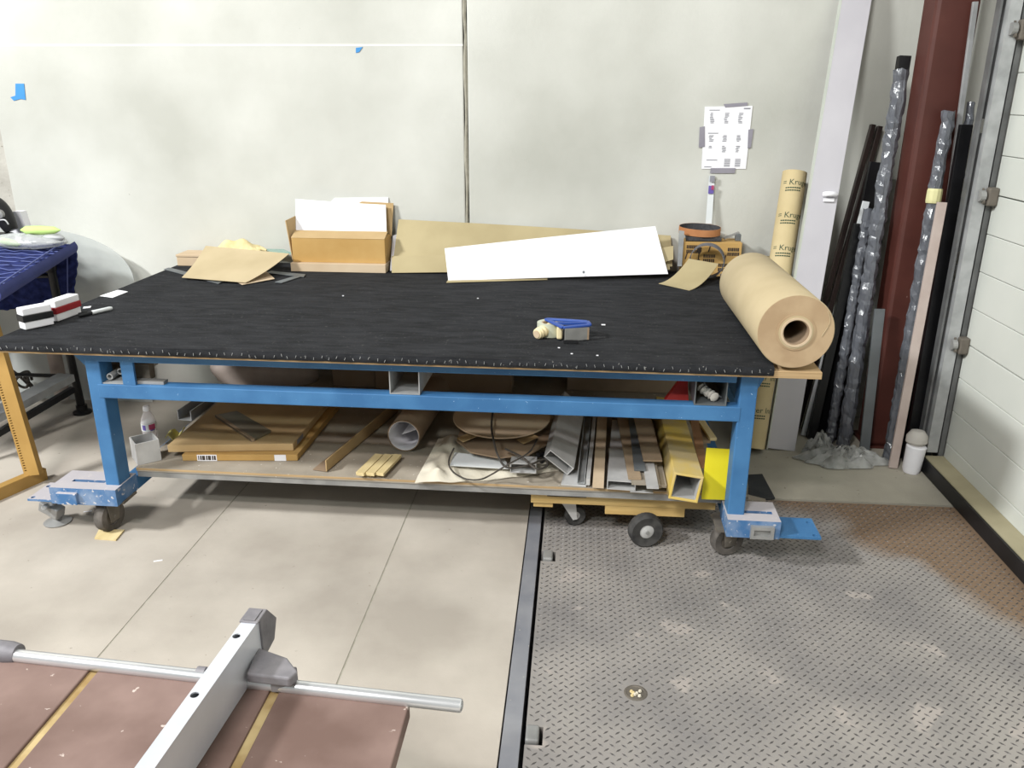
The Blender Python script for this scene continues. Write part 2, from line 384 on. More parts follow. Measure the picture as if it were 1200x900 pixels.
for i in range(nx):
    for j in range(ny):
        for k in (0, 1): lugs.append((PXL+(i+.4+.5*k)*pit, PYF+(j+.3+.5*k)*pit, k))
hole = PZ(745, 812, 0)
HB = [PZ(643, 652, 0), PZ(625, 862, 0)]
lugs = [l for l in lugs if not any(l[0] < h_.x+.04 and abs(l[1]-h_.y) < .05 for h_ in HB)]
lugs = [l for l in lugs if math.hypot(l[0]-hole.x, l[1]-hole.y) > .045]
def inview(x, y):
    d = V((x, y, 0))-CC; z = d.dot(CF); px = 600+F*d.dot(CR)/z; py = 450-F*d.dot(CU)/z
    return 0 < px < 1200 and py < 900
near = sorted([l for l in lugs if inview(l[0], l[1])], key=lambda l: (l[0]**2+l[1]**2))[:300]
ns = set(near)
for l in lugs:
    if l not in ns: lugshape(lugm, (l[0], l[1], 0), .70 if l[2] else -.70)
lo = lugm.build('tread_lugs', 'lug', dp); lo['kind'] = 'stuff'
protos = []
for k in (0, 1):
    bb = MB(); lugshape(bb, (0, 0, 0), .70 if k else -.70); me = bpy.data.meshes.new('tread_lug'); me.from_pydata(bb.v, [], bb.f); me.materials.append(M['lug']); protos.append(me)
for l in near:
    o = bpy.data.objects.new('tread_lug', protos[l[2]]); COL.objects.link(o); o.parent = dp; o.location = V((l[0], l[1], 0))-V((.8, 2.1, 0))
for px, py in ((643, 652), (625, 862)):
    c = PZ(px, py, 0); hg = MB().box(c.x-.022, c.x+.016, c.y-.032, c.y+.032, -.04, .012).build('hinge_block', 'aludull', dp, bev=.006)
    pn.box(c.x-.05, c.x+.027, c.y-.036, c.y+.036, -.2, .05)
cut(plt, pn)
MB().lathe((hole.x, hole.y, -.004), (0, 0, 1), [(.022, .002), (.030, .006), (.036, .0045)], 18).build('lifting_hole_rim', 'iron', dp)
for i in range(7):
    a = random.uniform(0, 6.3); r_ = random.uniform(0, .02)
    MB().lathe((hole.x+r_*math.cos(a), hole.y+r_*math.sin(a), -.002), (0, 0, 1), [(.002, 0), (.006, .004), (.004, .009)], 6).build('rubble', 'woodpale' if i % 2 else 'canvas', dp)

# red oxide column
cl = thing('steel_column', (1.62, 4.13, 0), 'red oxide painted square steel column standing by the door track', 'column')
MB().box(1.525, 1.715, 4.05, 4.22, .012, 6.2).build('shaft', 'red', cl, bev=.02)
MB().box(1.515, 1.72, 4.04, 4.26, 0.001, .012).build('base_plate', 'red', cl)

# ================================================================== WORKBENCH
TF = V((.860, 2.770, 0)); TA = -.0133
tx = V((math.cos(TA), math.sin(TA), 0)); ty = V((-math.sin(TA), math.cos(TA), 0))
TW, TD, TZ = 3.070, 1.66, .828
def T(u, v, z): return TF+tx*u+ty*v+V((0, 0, z))
def uof(p): return (V(p)-TF).dot(tx)
def tbox(b, u0, u1, v0, v1, z0, z1):
    return b.add([T(u0, v0, z0), T(u1, v0, z0), T(u1, v1, z0), T(u0, v1, z0), T(u0, v0, z1), T(u1, v0, z1), T(u1, v1, z1), T(u0, v1, z1)],
                 [(3, 2, 1, 0), (4, 5, 6, 7), (0, 1, 5, 4), (1, 2, 6, 5), (2, 3, 7, 6), (3, 0, 4, 7)])
tb = thing('workbench', T(-TW/2, TD/2, 0), 'long blue steel workbench with black carpeted top and wheels', 'workbench')
tbox(MB(), -TW+.02, 0, .006, TD, .788, .814).build('tabletop', 'ply', tb, bev=.002)
fe = MB(); UF = -.165
def feltfn(u, v):
    p = T(-TW+(TW+UF+.13*max(0., v-.5)*2)*u, 0, 0); e = .012
    n = .0012*math.sin(u*310)+.0012*math.sin(u*127+1)
    if v < .5: return p+ty*(0+n)+V((0, 0, .797+(TZ-.004-.797)*v*2)) - ty*(.004*math.sin(v*6.28))
    return p+ty*(e*0+(v-.5)*2*(TD-.01))+V((0, 0, TZ+(0.0016*math.sin(u*60)*math.sin(v*20))))
fe.sheet(lambda u, v: feltfn(u, v), 120, 24, .012)
fe.build('carpet_cover', 'felt', tb, smooth=True)
sidefe = MB(); tbox(sidefe, -TW-.006, -TW+.008, 0, TD-.01, .790, .826).build('carpet_side', 'felt', tb)
st = MB()
for i in range(95):
    u = -TW+.03+i*(TW+UF-.05)/95+random.uniform(-.006, .006); z = .807+random.uniform(-.004, .006); a = random.uniform(-.5, .5)
    st.bar(T(u, -.0065, z), T(u+.009*math.sin(a), -.0065, z+.010*math.cos(a)), .0014, .0014, (0, 1, 0))
so = st.build('staples', 'galv', tb); so['kind'] = 'stuff'
# frame
uL0, uL1 = uof((-1.873, 2.83, 0)), uof((-1.815, 2.83, 0)); uR0, uR1 = uof((.598, 2.83, 0)), uof((.660, 2.83, 0))
VF, VB = .06, TD-.10
for (a, c) in ((uL0, uL1), (uR0, uR1)):
    for v in (VF, VB-.085):
        tbox(MB(), a, c, v, v+.085, .20, .788).build('leg', 'blue', tb, bev=.004)
for v in (VF, VB-.05):
    tbox(MB(), uL1-.01, uR0-.035+.02, v-.004, v+.045, .748, .788).build('top_rail', 'blue', tb, bev=.003)
    tbox(MB(), uL1-.02, uR0+.01, v-.002, v+.055, .598, .655).build('lower_rail', 'blue', tb, bev=.003)
for (a, c) in ((uL0, uL1), (uR0, uR1)):
    tbox(MB(), a+.004, c-.004, VF+.08, VB-.08, .605, .65).build('side_rail', 'blue', tb)
    tbox(MB(), a+.004, c-.004, VF+.08, VB-.08, .14, .20).build('side_rail', 'blue', tb)
# gussets at the leg heads
MB().prism([T(uL0, VF+.01, .784), T(uL0, VF+.01, .72), T(uL0-.06, VF+.01, .784)], ty*.06).build('gusset', 'blue', tb)
MB().prism([T(uR1, VF+.01, .784), T(uR1, VF+.01, .72), T(uR1+.03, VF+.01, .784)], ty*.06).build('gusset', 'blue', tb)
# cross channels carried between the rails
for px0, px1, m in ((113, 151, 'galv'), (459, 492, 'galv'), (814, 849, 'greym')):
    c = PY((px0+px1)/2, 462, 2.87); u = uof(c); wd = .115
    MB().channel(T(u, VF+.004, .703), T(u, VB-.06, .703), wd, .094, .004, (0, 0, 1)).build('cross_channel', m, tb)
tbox(MB(), uof(PY(146, 440, 2.85))-.02, uof(PY(146, 440, 2.85))+.03, VF+.0, VF+.012, .656, .752).build('web_plate', 'blue', tb)
# shelf of plywood
ZS = .245
def shelfline(z, py): return z
sh = tbox(MB(), uL1+.005, uR0+.0, .185, TD-.1, ZS-.018, ZS).build('shelf_board', 'plydirty', tb)
tbox(MB(), uL1+.005, uR0, .1845, .20, ZS-.012, ZS-.003).build('shelf_edge', 'ply', tb)
tbox(MB(), uL1+.005, uR0, .19, TD-.1, ZS-.045, ZS-.018).build('shelf_underlayer', 'aludull', tb)
# feet
def foot(sgn, ux, vx):
    a, c = (ux-.235, ux+.045) if sgn < 0 else (ux-.005, ux+.19)
    f = MB()
    # a slab with a slot cut through it: four bars
    z0, z1 = .150, .222
    s0, s1 = (a+.06, c-.08) if sgn < 0 else (a+.065, c-.02)
    for (p, q, v0, v1) in ((a, c, vx-.045, vx+.015), (a, c, vx+.035, vx+.115), (a, s0, vx+.015, vx+.035), (s1, c, vx+.015, vx+.035)):
        tbox(f, p, q, v0, v1, z0, z1)
    tbox(f, s0, s1, vx+.015, vx+.035, z0, z0+.02)
    f.build('foot_block', 'bluedust', tb)
    pl = (a-.11, a+.03) if sgn < 0 else (c-.03, c+.155)
    p_ = tbox(MB(), pl[0], pl[1], vx-.035, vx+.115, .150, .160).build('foot_plate', 'bluedust' if sgn < 0 else 'blue', tb)
    hl = MB(); e_lo, e_hi = a-.004, c+.004
    for du, dv in ((.015, .0), (.015, .10), ((pl[1]-pl[0])-.02, .0), ((pl[1]-pl[0])-.02, .10)):
        uu = pl[0]+du if sgn > 0 else pl[1]-.14+du
        if not (e_lo < uu < e_hi): hl.lathe(T(uu, vx-.02+dv, .13), (0, 0, 1), [(.009, 0), (.009, .05)], 10)
    cut(p_, hl)
    e0 = a+.035 if sgn < 0 else a+.085
    tg = tbox(MB(), e0, e0+.085, vx-.062, vx-.043, .155, .205).build('latch_box', 'bluedust' if sgn < 0 else 'aludull', tb, bev=.003)
    if sgn > 0: cut(tg, tbox(MB(), e0+.012, e0+.072, vx-.08, vx-.049, .168, .192))
def caster(u, v, yaw, r=.066, name='caster', dust=True):
    """fork caster under the frame: yaw is the rolling direction"""
    c = T(u, v, 0); d = V((math.cos(yaw), math.sin(yaw), 0)); a = V((-d.y, d.x, 0)); ax = c+V((0, 0, r))
    cs = MB().bar(c+V((0, 0, .140)), c+V((0, 0, .151)), .095, .12, a).build(name, 'iron', tb)
    MB().lathe(ax-a*.022, a, [(r*.55, 0), (r*.93, 0), (r, .006), (r, .038), (r*.93, .044), (r*.55, .044)], 26, closed=True).build('tyre', 'rubberdust' if dust else 'rubber', cs, smooth=True)
    MB().lathe(ax-a*.018, a, [(.012, 0), (r*.57, .004), (r*.57, .032), (.012, .036)], 20).build('wheel_hub', 'iron', cs, smooth=True)
    for s_ in (-1, 1):
        MB().prism([ax+a*(s_*.028)+d*.022-V((0, 0, .018)), ax+a*(s_*.028)-d*.022-V((0, 0, .018)), ax+a*(s_*.028)-d*.035+V((0, 0, .078)), ax+a*(s_*.028)+d*.035+V((0, 0, .078))], a*(s_*.004)).build('fork_cheek', 'iron', cs)
    MB().lathe(ax-a*.036, a, [(.008, 0), (.008, .072)], 8).build('axle', 'iron', cs)
    return cs
foot(-1, uL0+.02, VF); foot(1, uR0, VF)
wl = PZ(131, 620, 0); wr_ = PZ(850, 648, 0)
caster(uof(wl), (wl-TF).dot(ty), math.pi*.42); caster(uof(wr_), (wr_-TF).dot(ty), .35)
tbox(MB(), uof(wl)-.03, uof(wl)+.10, .05, .15, .142, .152).build('caster_plate', 'iron', tb)
tbox(MB(), uof(wr_)-.06, uof(wr_)+.06, .06, .17, .142, .152).build('caster_plate', 'iron', tb)
for u in (uL0+.03, uR0+.03):
    caster(u, VB-.05, 1.2)
    tbox(MB(), u-.1, u+.1, VB-.11, VB+.01, .145, .205).build('foot_block', 'bluedust', tb)
# levelling foot at the left
lf = PZ(68, 612, 0)
jk = MB().lathe((lf.x, lf.y, 0), (0, 0, 1), [(.052, 0), (.055, .006), (.018, .02), (.014, .05), (.014, .15)], 20).build('levelling_foot', 'aludull', tb, smooth=True)
MB().bar((lf.x-.05, lf.y, .085), (lf.x+.035, lf.y-.02, .055), .05, .045).build('clamp_jaw', 'aludull', jk, bev=.005)
MB().lathe((lf.x-.01, lf.y-.035, .095), (.3, -1, .2), [(.012, 0), (.012, .03), (.008, .034)], 10).build('bolt', 'galv', jk)

# ================================================================== ON THE BENCH TOP
TS = TZ+.0015
def ground(px, py, z=TS): return PZ(px, py, z)
# kraft paper roll
r0 = .130; zc = TZ+r0-.001
A = V((.752, 2.775, zc)); B = PZ(879, 331, zc); ax = (B-A).normalized(); Ln = (B-A).length
rl = thing('kraft_paper_roll', (A+B)/2-V((0, 0, r0)), 'large roll of brown kraft paper lying on the bench end', 'paper roll')
MB().lathe(A, ax, [(.047, 0), (r0-.002, 0), (r0, .003), (r0, Ln-.003), (r0-.002, Ln), (.047, Ln)], 56, closed=True).build('paper_winding', 'kraft', rl, smooth=True)
MB().lathe(A-ax*.0015, ax, [(.052, 0), (r0-.003, 0), (r0-.003, .002), (.052, .002)], 56, closed=True).build('wound_edge', 'kraftdark', rl)
for k, (ra, rb, o_, m) in enumerate(((.052, .058, .006, 'kraft'), (.058, .0645, .0045, 'kraftdark'), (.0445, .052, .009, 'cardpale'))):
    MB().lathe(A-ax*o_, ax, [(ra, 0), (rb, 0), (rb, .012), (ra, .012)], 48, closed=True).build('core_ring', m, rl)
MB().lathe(A-ax*.004, ax, [(.041, 0), (.047, 0), (.047, Ln), (.041, Ln)], 40, closed=True).build('core_tube', 'carddark', rl, smooth=True)
# loose end of paper on the face edge
aa = ax.cross(V((0, 0, 1))).normalized(); 
MB().tube([A-ax*.003+aa*(.096+.012*math.sin(i*.5))+V((0, 0, .075-.011*i)) for i in range(9)], .0012, 5).build('loose_edge', 'kraft', rl)
# chipboard offcut behind the roll
c = PY(903, 300, 4.36)
tag(MB().box(c.x-.13, c.x+.06, 4.33, 4.36, TS, c.z).build('chipboard_offcut', mat('chipboard', '6f6244', '9c8c62', .9, scale=60)), 'speckled chipboard strip standing behind the paper roll', 'board')
# tape gun
g = thing('tape_gun', ground(655, 400), 'blue packing tape dispenser with cream handle lying on black carpet', 'tape dispenser')
tc_ = ground(640, 396); tc_.z = TS
MB().lathe(tc_+V((0.012, .05, 0)), (0, 0, 1), [(.033, 0), (.050, 0), (.050, .050), (.033, .050)], 36, closed=True).build('tape_roll', 'tape', g, smooth=True)
MB().lathe(tc_+V((.012, .05, .0)), (0, 0, 1), [(.028, .0), (.033, .0), (.033, .049), (.028, .049)], 28, closed=True).build('tape_core', 'cardpale', g)
h0 = ground(629, 398)+V((0, 0, .022)); h1 = ground(648, 392)+V((0, .0, .030)); h2 = ground(658, 393)+V((0, 0, .030))
MB().tube(smoothpath([h0, h0.lerp(h1, .15), h0.lerp(h1, .4), h0.lerp(h1, .75), h1, h2], 5), lambda t: .021+.0025*math.sin(t*38)-(.003 if t < .05 else 0), 16).build('handle', 'cream', g, smooth=True)
MB().lathe(h0-(h1-h0).normalized()*.003, (h1-h0), [(.015, 0), (.015, .004)], 14).build('handle_end', 'cardpale', g)
hp = ground(659, 398); MB().box(hp.x-.022, hp.x+.0, hp.y-.015, hp.y+.05, TS+.004, TS+.055).build('handle_boss', 'cream', g, bev=.006)
a = ground(662, 402); bq = ground(690, 399)
MB().quad(a+V((0, 0, .006)), bq+V((0, 0, .004)), bq+V((0, 0, .052)), a+V((0, 0, .056)), .004).build('steel_shield', 'aludull', g)
MB().quad(bq+V((-.028, -.004, .004)), bq+V((0, -.003, .004)), bq+V((0, -.003, .050)), bq+V((-.028, -.004, .050)), .002).build('cardboard_flap', 'carddark', g)
q0, q1, q2, q3 = [ground(x, y, TS+.058) for x, y in ((640, 374), (688, 377), (691, 381), (660, 384))]
fr = MB()
loop = [q0, q1, q2, q3]
for i in range(4): fr.bar(loop[i], loop[(i+1) % 4], .017, .010)
fr.build('side_frame', 'gunblue', g, bev=.003)
MB().bar(q0.lerp(q3, .5), q1.lerp(q2, .5), .010, .009).build('frame_rib', 'gunblue', g)
MB().box(a.x-.005, a.x+.05, a.y-.004, a.y+.004, TS, TS+.012).build('cutter_guard', 'black', g)
# label crumbs on the carpet
for i, (px, py) in enumerate(((707, 381), (670, 415), (655, 408), (560, 350), (402, 347), (700, 417))):
    c = ground(px, py); s_ = .004+.004*(i == 0)
    tag(MB().box(c.x-s_, c.x+s_, c.y-s_*.6, c.y+s_*.6, TS+.0005, TS+.003).build('paper_crumb', 'white'), 'tiny white paper crumb on the black carpet', 'crumb', 'crumbs on the carpet')
# two board erasers, marker, card
def eraser(fl_, fr_, depth, hgt, band, label):
    p0, p1 = ground(*fl_), ground(*fr_); d = (p1-p0); d.z = 0; L_ = d.length; d.normalize(); n = V((-d.y, d.x, 0))
    e = thing('eraser_block', (p0+p1)/2+n*depth/2, label, 'eraser')
    c0 = p0+n*depth/2; c1 = p1+n*depth/2
    for z0, z1, nm, m, gx in ((0, .36, 'foam_base', 'white', 0), (.36, .66, 'band', band, .003), (.66, 1., 'cap', 'white', 0)):
        MB().bar(c0-d*gx+V((0, 0, hgt*(z0+z1)/2)), c1+d*gx+V((0, 0, hgt*(z0+z1)/2)), depth+2*gx, hgt*(z1-z0)).build(nm, m, e, bev=.004 if m == 'white' else .002)
    MB().bar(c0+d*.02+V((0, 0, hgt+.0005)), c1-d*.02+V((0, 0, hgt+.0005)), depth*.25, .002).build('grip_ridge', 'white', e)
    return e
eraser((30, 387), (64, 380), .05, .085, 'black', 'white block with black band, beside a red-banded one on carpet')
eraser((68, 377), (96, 367), .05, .085, 'maroon', 'white block with dark red band next to the marker pen')
p0 = ground(92, 370, TS+.009); p1 = ground(131, 361, TS+.009); mk = thing('marker_pen', (p0+p1)/2-V((0, 0, .009)), 'black capped marker pen with white barrel lying on carpet', 'marker')
d = (p1-p0); ln = d.length; d.normalize()
MB().lathe(p0, d, [(.006, 0), (.0085, .005), (.009, ln*.38)], 14).build('cap', 'black', mk, smooth=True)
MB().lathe(p0, d, [(.0085, ln*.38), (.009, ln*.4), (.0085, ln-.01), (.006, ln)], 14).build('barrel', 'whitem', mk, smooth=True)
MB().bar(p0+V((0, 0, .010)), p0+d*.04+V((0, 0, .010)), .004, .003).build('clip', 'black', mk)
q = [ground(x, y) for x, y in ((117, 347), (132, 349), (150, 342), (138, 340))]
tag(MB().prism(q, (0, 0, .0015)).build('paper_card', 'white'), 'small white card lying flat near the bench corner', 'card')
q = [ground(x, y) for x, y in ((97, 362), (106, 361), (107, 359), (98, 360))]
tag(MB().prism(q, (0, 0, .002)).build('paper_scrap', 'white'), 'narrow white paper scrap behind the marker pen', 'paper')
# framing square under the sheet
sq = thing('framing_square', ground(330, 325), 'black steel framing square lying under a brown sheet', 'square')
def flat(pts, z, th, m, name, par=None):
    o = MB().prism([PZ(x, y, z) for x, y in pts], (0, 0, th)).build(name, m, par); return o
flat(((192, 316), (198, 314), (262, 330), (256, 333)), TS, .003, 'greym', 'blade', sq)
flat(((322, 331), (330, 332), (358, 323), (352, 322)), TS+.0005, .003, 'greym', 'tongue', sq)
flat(((310, 320), (318, 318), (358, 322), (356, 325)), TS+.001, .003, 'greym', 'tongue', sq)
# scrap of card below the sheet
tag(flat(((278, 331), (284, 334), (322, 327), (312, 318), (270, 322)), TS+.0035, .002, 'cardpale', 'cardboard_scrap'), 'pale cardboard scrap peeking out from under brown sheet', 'cardboard')
# curved kraft sheet
def curved(cs, lift, nm, m, th, label, cat, edge=0.):
    a, b_, c_, d_ = [(PZ(x, y, z) if z < 2 else PY(x, y, z)) for x, y, z in cs]
    n_ = V((0, 0, 1))
    o = MB().sheet(lambda u, v: (a*(1-u)+b_*u)*(1-v)+(d_*(1-u)+c_*u)*v-n_*(lift*4*u*(1-u))-n_*(edge*4*v*(1-v)), 16, 12, th).build(nm, m, None, smooth=True)
    return tag(o, label, cat)
curved(((213, 325, TS+.012), (288, 331, TS+.012), (339, 297, 4.20), (241, 288, 4.28)), .0, 'kraft_sheet', 'kraft', .002, 'curved brown kraft sheet lying over the framing square', 'paper sheet', edge=.010)
# low carton, gloves, glass panes
c0, c1 = ground(214, 309), ground(345, 306)
bx_ = thing('flat_carton', (c0+c1)/2, 'pale flat carton lying under yellow gloves at the wall', 'carton')
MB().box(c0.x, c0.x+.50, 4.30, 4.44, TS, TS+.055).build('carton_body', 'cardpale', bx_, bev=.003)
MB().box(c0.x-.002, c0.x+.502, 4.296, 4.444, TS+.05, TS+.062).build('carton_lid', 'cardpale', bx_, bev=.002)
gl0 = PY(276, 284, 4.37)
gv = MB().sheet(lambda u, v: (gl0.x-.14+.28*u, 4.305+.11*v, TS+.066+.024*u+.062*math.sin(math.pi*u)**.7*math.sin(math.pi*v)+.008*math.sin(u*17+v*5)*math.sin(math.pi*v)), 24, 10, .006)
gw = tag(gv.build('work_glove', mat('glove_leather', 'd0bb80', 'dcca94', .9, scale=18, bump=.3), smooth=True), 'crumpled pale yellow work glove on the flat carton', 'glove')
for i, (dx, dy, l) in enumerate(((.1, -.01, .055), (.12, .02, .06), (.11, .05, .05))):
    p = V((gl0.x+dx, 4.33+dy, TS+.092)); MB().tube([p, p+V((l*.5, -.004, .002)), p+V((l, -.006, -.006))], lambda t: .011*(1-.4*t), 8).build('finger', MATS['glove_leather'], gw, smooth=True)
for k in range(2):
    y0 = 4.20-.0*k
    gp = [PZ(x, y, TS+.065+k*.009) for x, y in ((284+k*3, 293), (343, 297), (343, 287), (296, 284))]
    gp = [V((p.x, min(max(p.y, 4.15), 4.44), TS+.064+k*.007)) for p in gp]
    tag(MB().prism(gp, (0, 0, .006)).build('glass_pane', 'glassy'), 'greenish glass pane %s on the flat carton' % ('lying uppermost' if k else 'lying undermost'), 'glass pane')
# long cardboard box with papers
b0 = PY(341, 312, 4.22); b1 = PY(452, 314, 4.22)
lb = thing('long_carton', (b0.x+.3, 4.3, TS), 'long golden cardboard box holding white drawings against the wall', 'cardboard box')
MB().box(b0.x, b1.x, 4.215, 4.40, TS, TS+.045).build('tray', 'cardpale', lb, bev=.002)
z1 = PY(400, 274, 4.25).z
MB().box(b0.x+.005, b1.x-.005, 4.245, 4.40, TS+.045, z1-.022).build('box_body', 'card2', lb, bev=.002)
MB().prism([(b0.x+.005, 4.243, z1-.024), (b1.x-.005, 4.243, z1-.024), (b1.x-.005, 4.32, z1+.0), (b0.x+.005, 4.32, z1+.0)], (0, .004, .004)).build('box_flap', 'card', lb)
pf = PY(340, 262, 4.3); MB().quad((b0.x+.004, 4.25, TS+.05), (b0.x+.004, 4.39, TS+.05), (pf.x+.006, 4.39, pf.z+.03), (pf.x-.012, 4.27, pf.z+.02), .004).build('end_flap', 'card', lb)
def lean(pxs, yb, yt, th, nm, m, lab, cat, bow=0., nu=8, nv=2, zb=None):
    """sheet with bottom corners on plane yb and top corners on plane yt"""
    (a, b_, c_, d_) = pxs
    A_ = PY(*a, yb[0]); B_ = PY(*b_, yb[1]); A_.z = max(A_.z, TS+.003); B_.z = max(B_.z, TS+.003); C_ = PY(*c_, yt[1]); D_ = PY(*d_, yt[0])
    o = MB().quad(A_, B_, C_, D_, th, nu, nv, bow).build(nm, m, smooth=bow != 0)
    return tag(o, lab, cat)
lean(((346, 277), (459, 277), (461, 238), (424, 236)), (4.415, 4.415), (4.46, 4.46), .004, 'backing_card', 'card', 'tan backing board leaning on the wall behind white drawings', 'board')
lean(((348, 276), (455, 277), (455, 231), (392, 232)), (4.432, 4.432), (4.475, 4.475), .001, 'paper_sheet', 'white', 'white sheet furthest back behind the tan backing board', 'paper')
lean(((347, 274), (453, 275), (452, 240), (346, 233)), (4.345, 4.345), (4.41, 4.43), .001, 'drawing_sheet', 'white', 'white drawing sheet curling over the long golden box', 'paper', bow=-.012)
# kraft packet + white panel
kp = lean(((459, 320), (788, 312), (786, 276), (467, 257)), (4.23, 4.31), (4.46, 4.462), .008, 'kraft_paper_packet', 'kraft2', 'long folded packet of olive kraft paper leaning on the wall', 'paper', bow=.008, nu=14, nv=4)
lean(((459, 320), (785, 316), (785, 296), (459, 300)), (4.215, 4.29), (4.28, 4.36), .003, 'kraft_fold', 'kraft2', 'narrow folded kraft strip along the foot of the packet', 'paper')
lean(((457, 318), (463, 318), (467, 274), (460, 276)), (4.27, 4.27), (4.44, 4.44), .004, 'paper_edge_stack', 'white', 'white paper edges standing between the box and kraft packet', 'paper')
lean(((770, 310), (789, 304), (789, 288), (772, 291)), (4.285, 4.285), (4.315, 4.315), .010, 'kraft_packet_end', 'kraft2', 'thick kraft bundle end behind the white panel', 'paper')
A_, B_ = PZ(525, 330, TS+.001), PZ(783, 321, TS+.004); B_.y = min(B_.y, 4.27); B_ = PY(783, 321, 4.22); 
C_ = PY(768, 265, 4.36); D_ = PY(521, 291, 4.15)
A_.z = TS+.004; A_.y += .01
wp = MB().quad(A_, B_, C_, D_, .004, 12, 4, .004).build('white_board', 'white', smooth=True); tag(wp, 'long white tapered panel leaning against the kraft packet', 'panel')
k_ = PY(684, 319, 4.13); MB().lathe(k_, (0, -1, .3), [(.007, 0), (.007, .005)], 10).build('screw_head', 'greym', wp)
A_ = PZ(523, 331, TS+.0035); tag(MB().quad(A_, A_+V((.5, .12, 0)), A_+V((.5, .20, .01)), A_+V((0, .10, .004)), .002).build('kraft_liner', 'kraft2'), 'kraft liner sheet showing below the white panel corner', 'paper')
# curled brown offcut
cs = [(772, 332, TS+.004), (808, 340, TS+.004), (842, 309, 4.17), (807, 303, 4.19)]
curved(cs, 0., 'curled_kraft_offcut', 'kraft2', .0025, 'small curled kraft offcut before the sanding belts', 'paper sheet', edge=.025)
# sanding corner
s0 = PY(800, 306, 4.30); s1 = PY(868, 306, 4.30); ztop = PY(835, 284, 4.30).z
fb = thing('fragile_carton', ((s0.x+s1.x)/2, 4.36, TS), 'printed fragile carton under the sanding belts by the wall', 'cardboard box')
MB().box(s0.x, s1.x, 4.30, 4.44, TS, ztop).build('carton_body', 'card2', fb, bev=.003)
pr = MB()
def rel(u, v): return (s0.x+(s1.x-s0.x)*u, 4.2985, TS+(ztop-TS)*v)
def pq(b, u0, v0, u1, v1): 
    b.add([rel(u0, v0), rel(u1, v0), rel(u1, v1), rel(u0, v1)], [(0, 1, 2, 3)])
for (u, v) in ((.05, .68), (.76, .62), (.35, .42), (.62, .16), (.08, .2)):
    for r_ in (0, 1):
        x = u
        while x < u+.19:
            w_ = random.uniform(.018, .03); pq(pr, x, v+.13*r_, x+w_, v+.13*r_+.10); x += w_+.008
for (u, v) in ((.42, .72), (.70, .45), (.03, .5)):
    b_ = [rel(u, v), rel(u+.02, v), rel(u+.05, v+.2), rel(u+.03, v+.2)]; pr.add(b_, [(0, 1, 2, 3)])
pr.build('print', 'ink', fb)['kind'] = 'stuff'
gs = MB(); pts = [(-.04, .26), (.04, .26), (.035, .12), (.008, .04), (.008, -.12), (.035, -.16), (-.035, -.16), (-.008, -.12), (-.008, .04), (-.035, .12)]
gs.add([rel(.27+x, .62+y*.9) for x, y in pts], [tuple(range(10))]); gs.build('wine_glass_symbol', 'ink', fb)
def belt(c, rx, ry, h, m_in, m_out, nm, lab, wob=0., tilt=(0, 0, 1)):
    ob = MB(); n = 40; th = .002; c = V(c); tl = V(tilt).normalized(); a = tl.cross(V((0, 1, 0))).normalized(); b2 = tl.cross(a).normalized()*-1
    def ring(k, off):
        q = 2*math.pi*k/n; rr = 1+wob*math.sin(2*q+.6)
        return c+a*((rx*rr-off)*math.cos(q))+b2*((ry*rr-off)*math.sin(q)*(1-.25*wob*math.cos(q)))
    t_ = thing(nm, c, lab, 'sanding belt')
    for off, m, nm2 in ((0, m_out, 'cloth_backing'), (th, m_in, 'abrasive_side')):
        q_ = MB(); vs = []
        for k in range(n): vs += [ring(k, off), ring(k, off)+tl*h, ring(k, off+th*.9), ring(k, off+th*.9)+tl*h]
        fs = []
        for k in range(n):
            i, j = 4*k, 4*((k+1) % n); fs += [(i, j, j+1, i+1), (i+2, i+3, j+3, j+2), (i+1, j+1, j+3, i+3), (i, i+2, j+2, j)]
        q_.add(vs, fs).build(nm2, m, t_, smooth=True)
    return t_
d0 = PY(800, 284, 4.33)
sl = MB().quad((s0.x+.01, 4.31, ztop+.021), (s1.x-.105, 4.31, ztop+.021), (s1.x-.11, 4.44, ztop+.034), (s0.x+.02, 4.44, ztop+.032), .018).build('abrasive_sheet_stack', 'grit', bev=.002); tag(sl, 'dark abrasive sheets stacked on the fragile carton', 'sandpaper')
zb = max(PY(820, 274, 4.36).z, ztop+.038)
belt((PY(820, 268, 4.37).x, 4.37, zb-.004), .098, .075, .036, 'grit', 'belt', 'sanding_belt', 'tan backed sanding belt lying on top of abrasive sheets', wob=.12, tilt=(0, -.12, 1))
gb = PY(828, 292, 4.24); belt((gb.x, 4.21, TS+.092), .088, .088, .05, 'greybelt', 'greybelt', 'sanding_belt', 'grey sanding belt standing as a hoop before the fragile carton', tilt=(.25, 1, .1))
tag(lean(((794, 312), (799, 312), (802, 271), (796, 270)), (4.285, 4.285), (4.295, 4.295), .012, 'steel_strip', 'galv', 'short galvanised strip upright at the left of the fragile carton', 'strip'), 'short galvanised strip upright beside the fragile carton', 'strip')
bk = ground(846, 322); bk.y = min(bk.y, 4.25); tag(MB().box(bk.x-.02, bk.x+.07, bk.y-.03, bk.y+.04, TS, TS+.02).build('sanding_pad', 'greybelt', bev=.004), 'flat grey sanding pad on the carpet beside the paper roll', 'sanding pad')
cl_ = PY(860, 281, 4.33); jc = thing('clamp_fitting', (cl_.x, 4.36, ztop), 'small steel bracket fitting lying on the fragile carton', 'bracket')
MB().bar((cl_.x-.045, 4.36, ztop+.012), (cl_.x+.03, 4.37, ztop+.042), .02, .008).build('arm', 'aludull', jc)
MB().box(cl_.x+.012, cl_.x+.04, 4.35, 4.38, ztop+.0, ztop+.035).build('block', 'greym', jc, bev=.003)
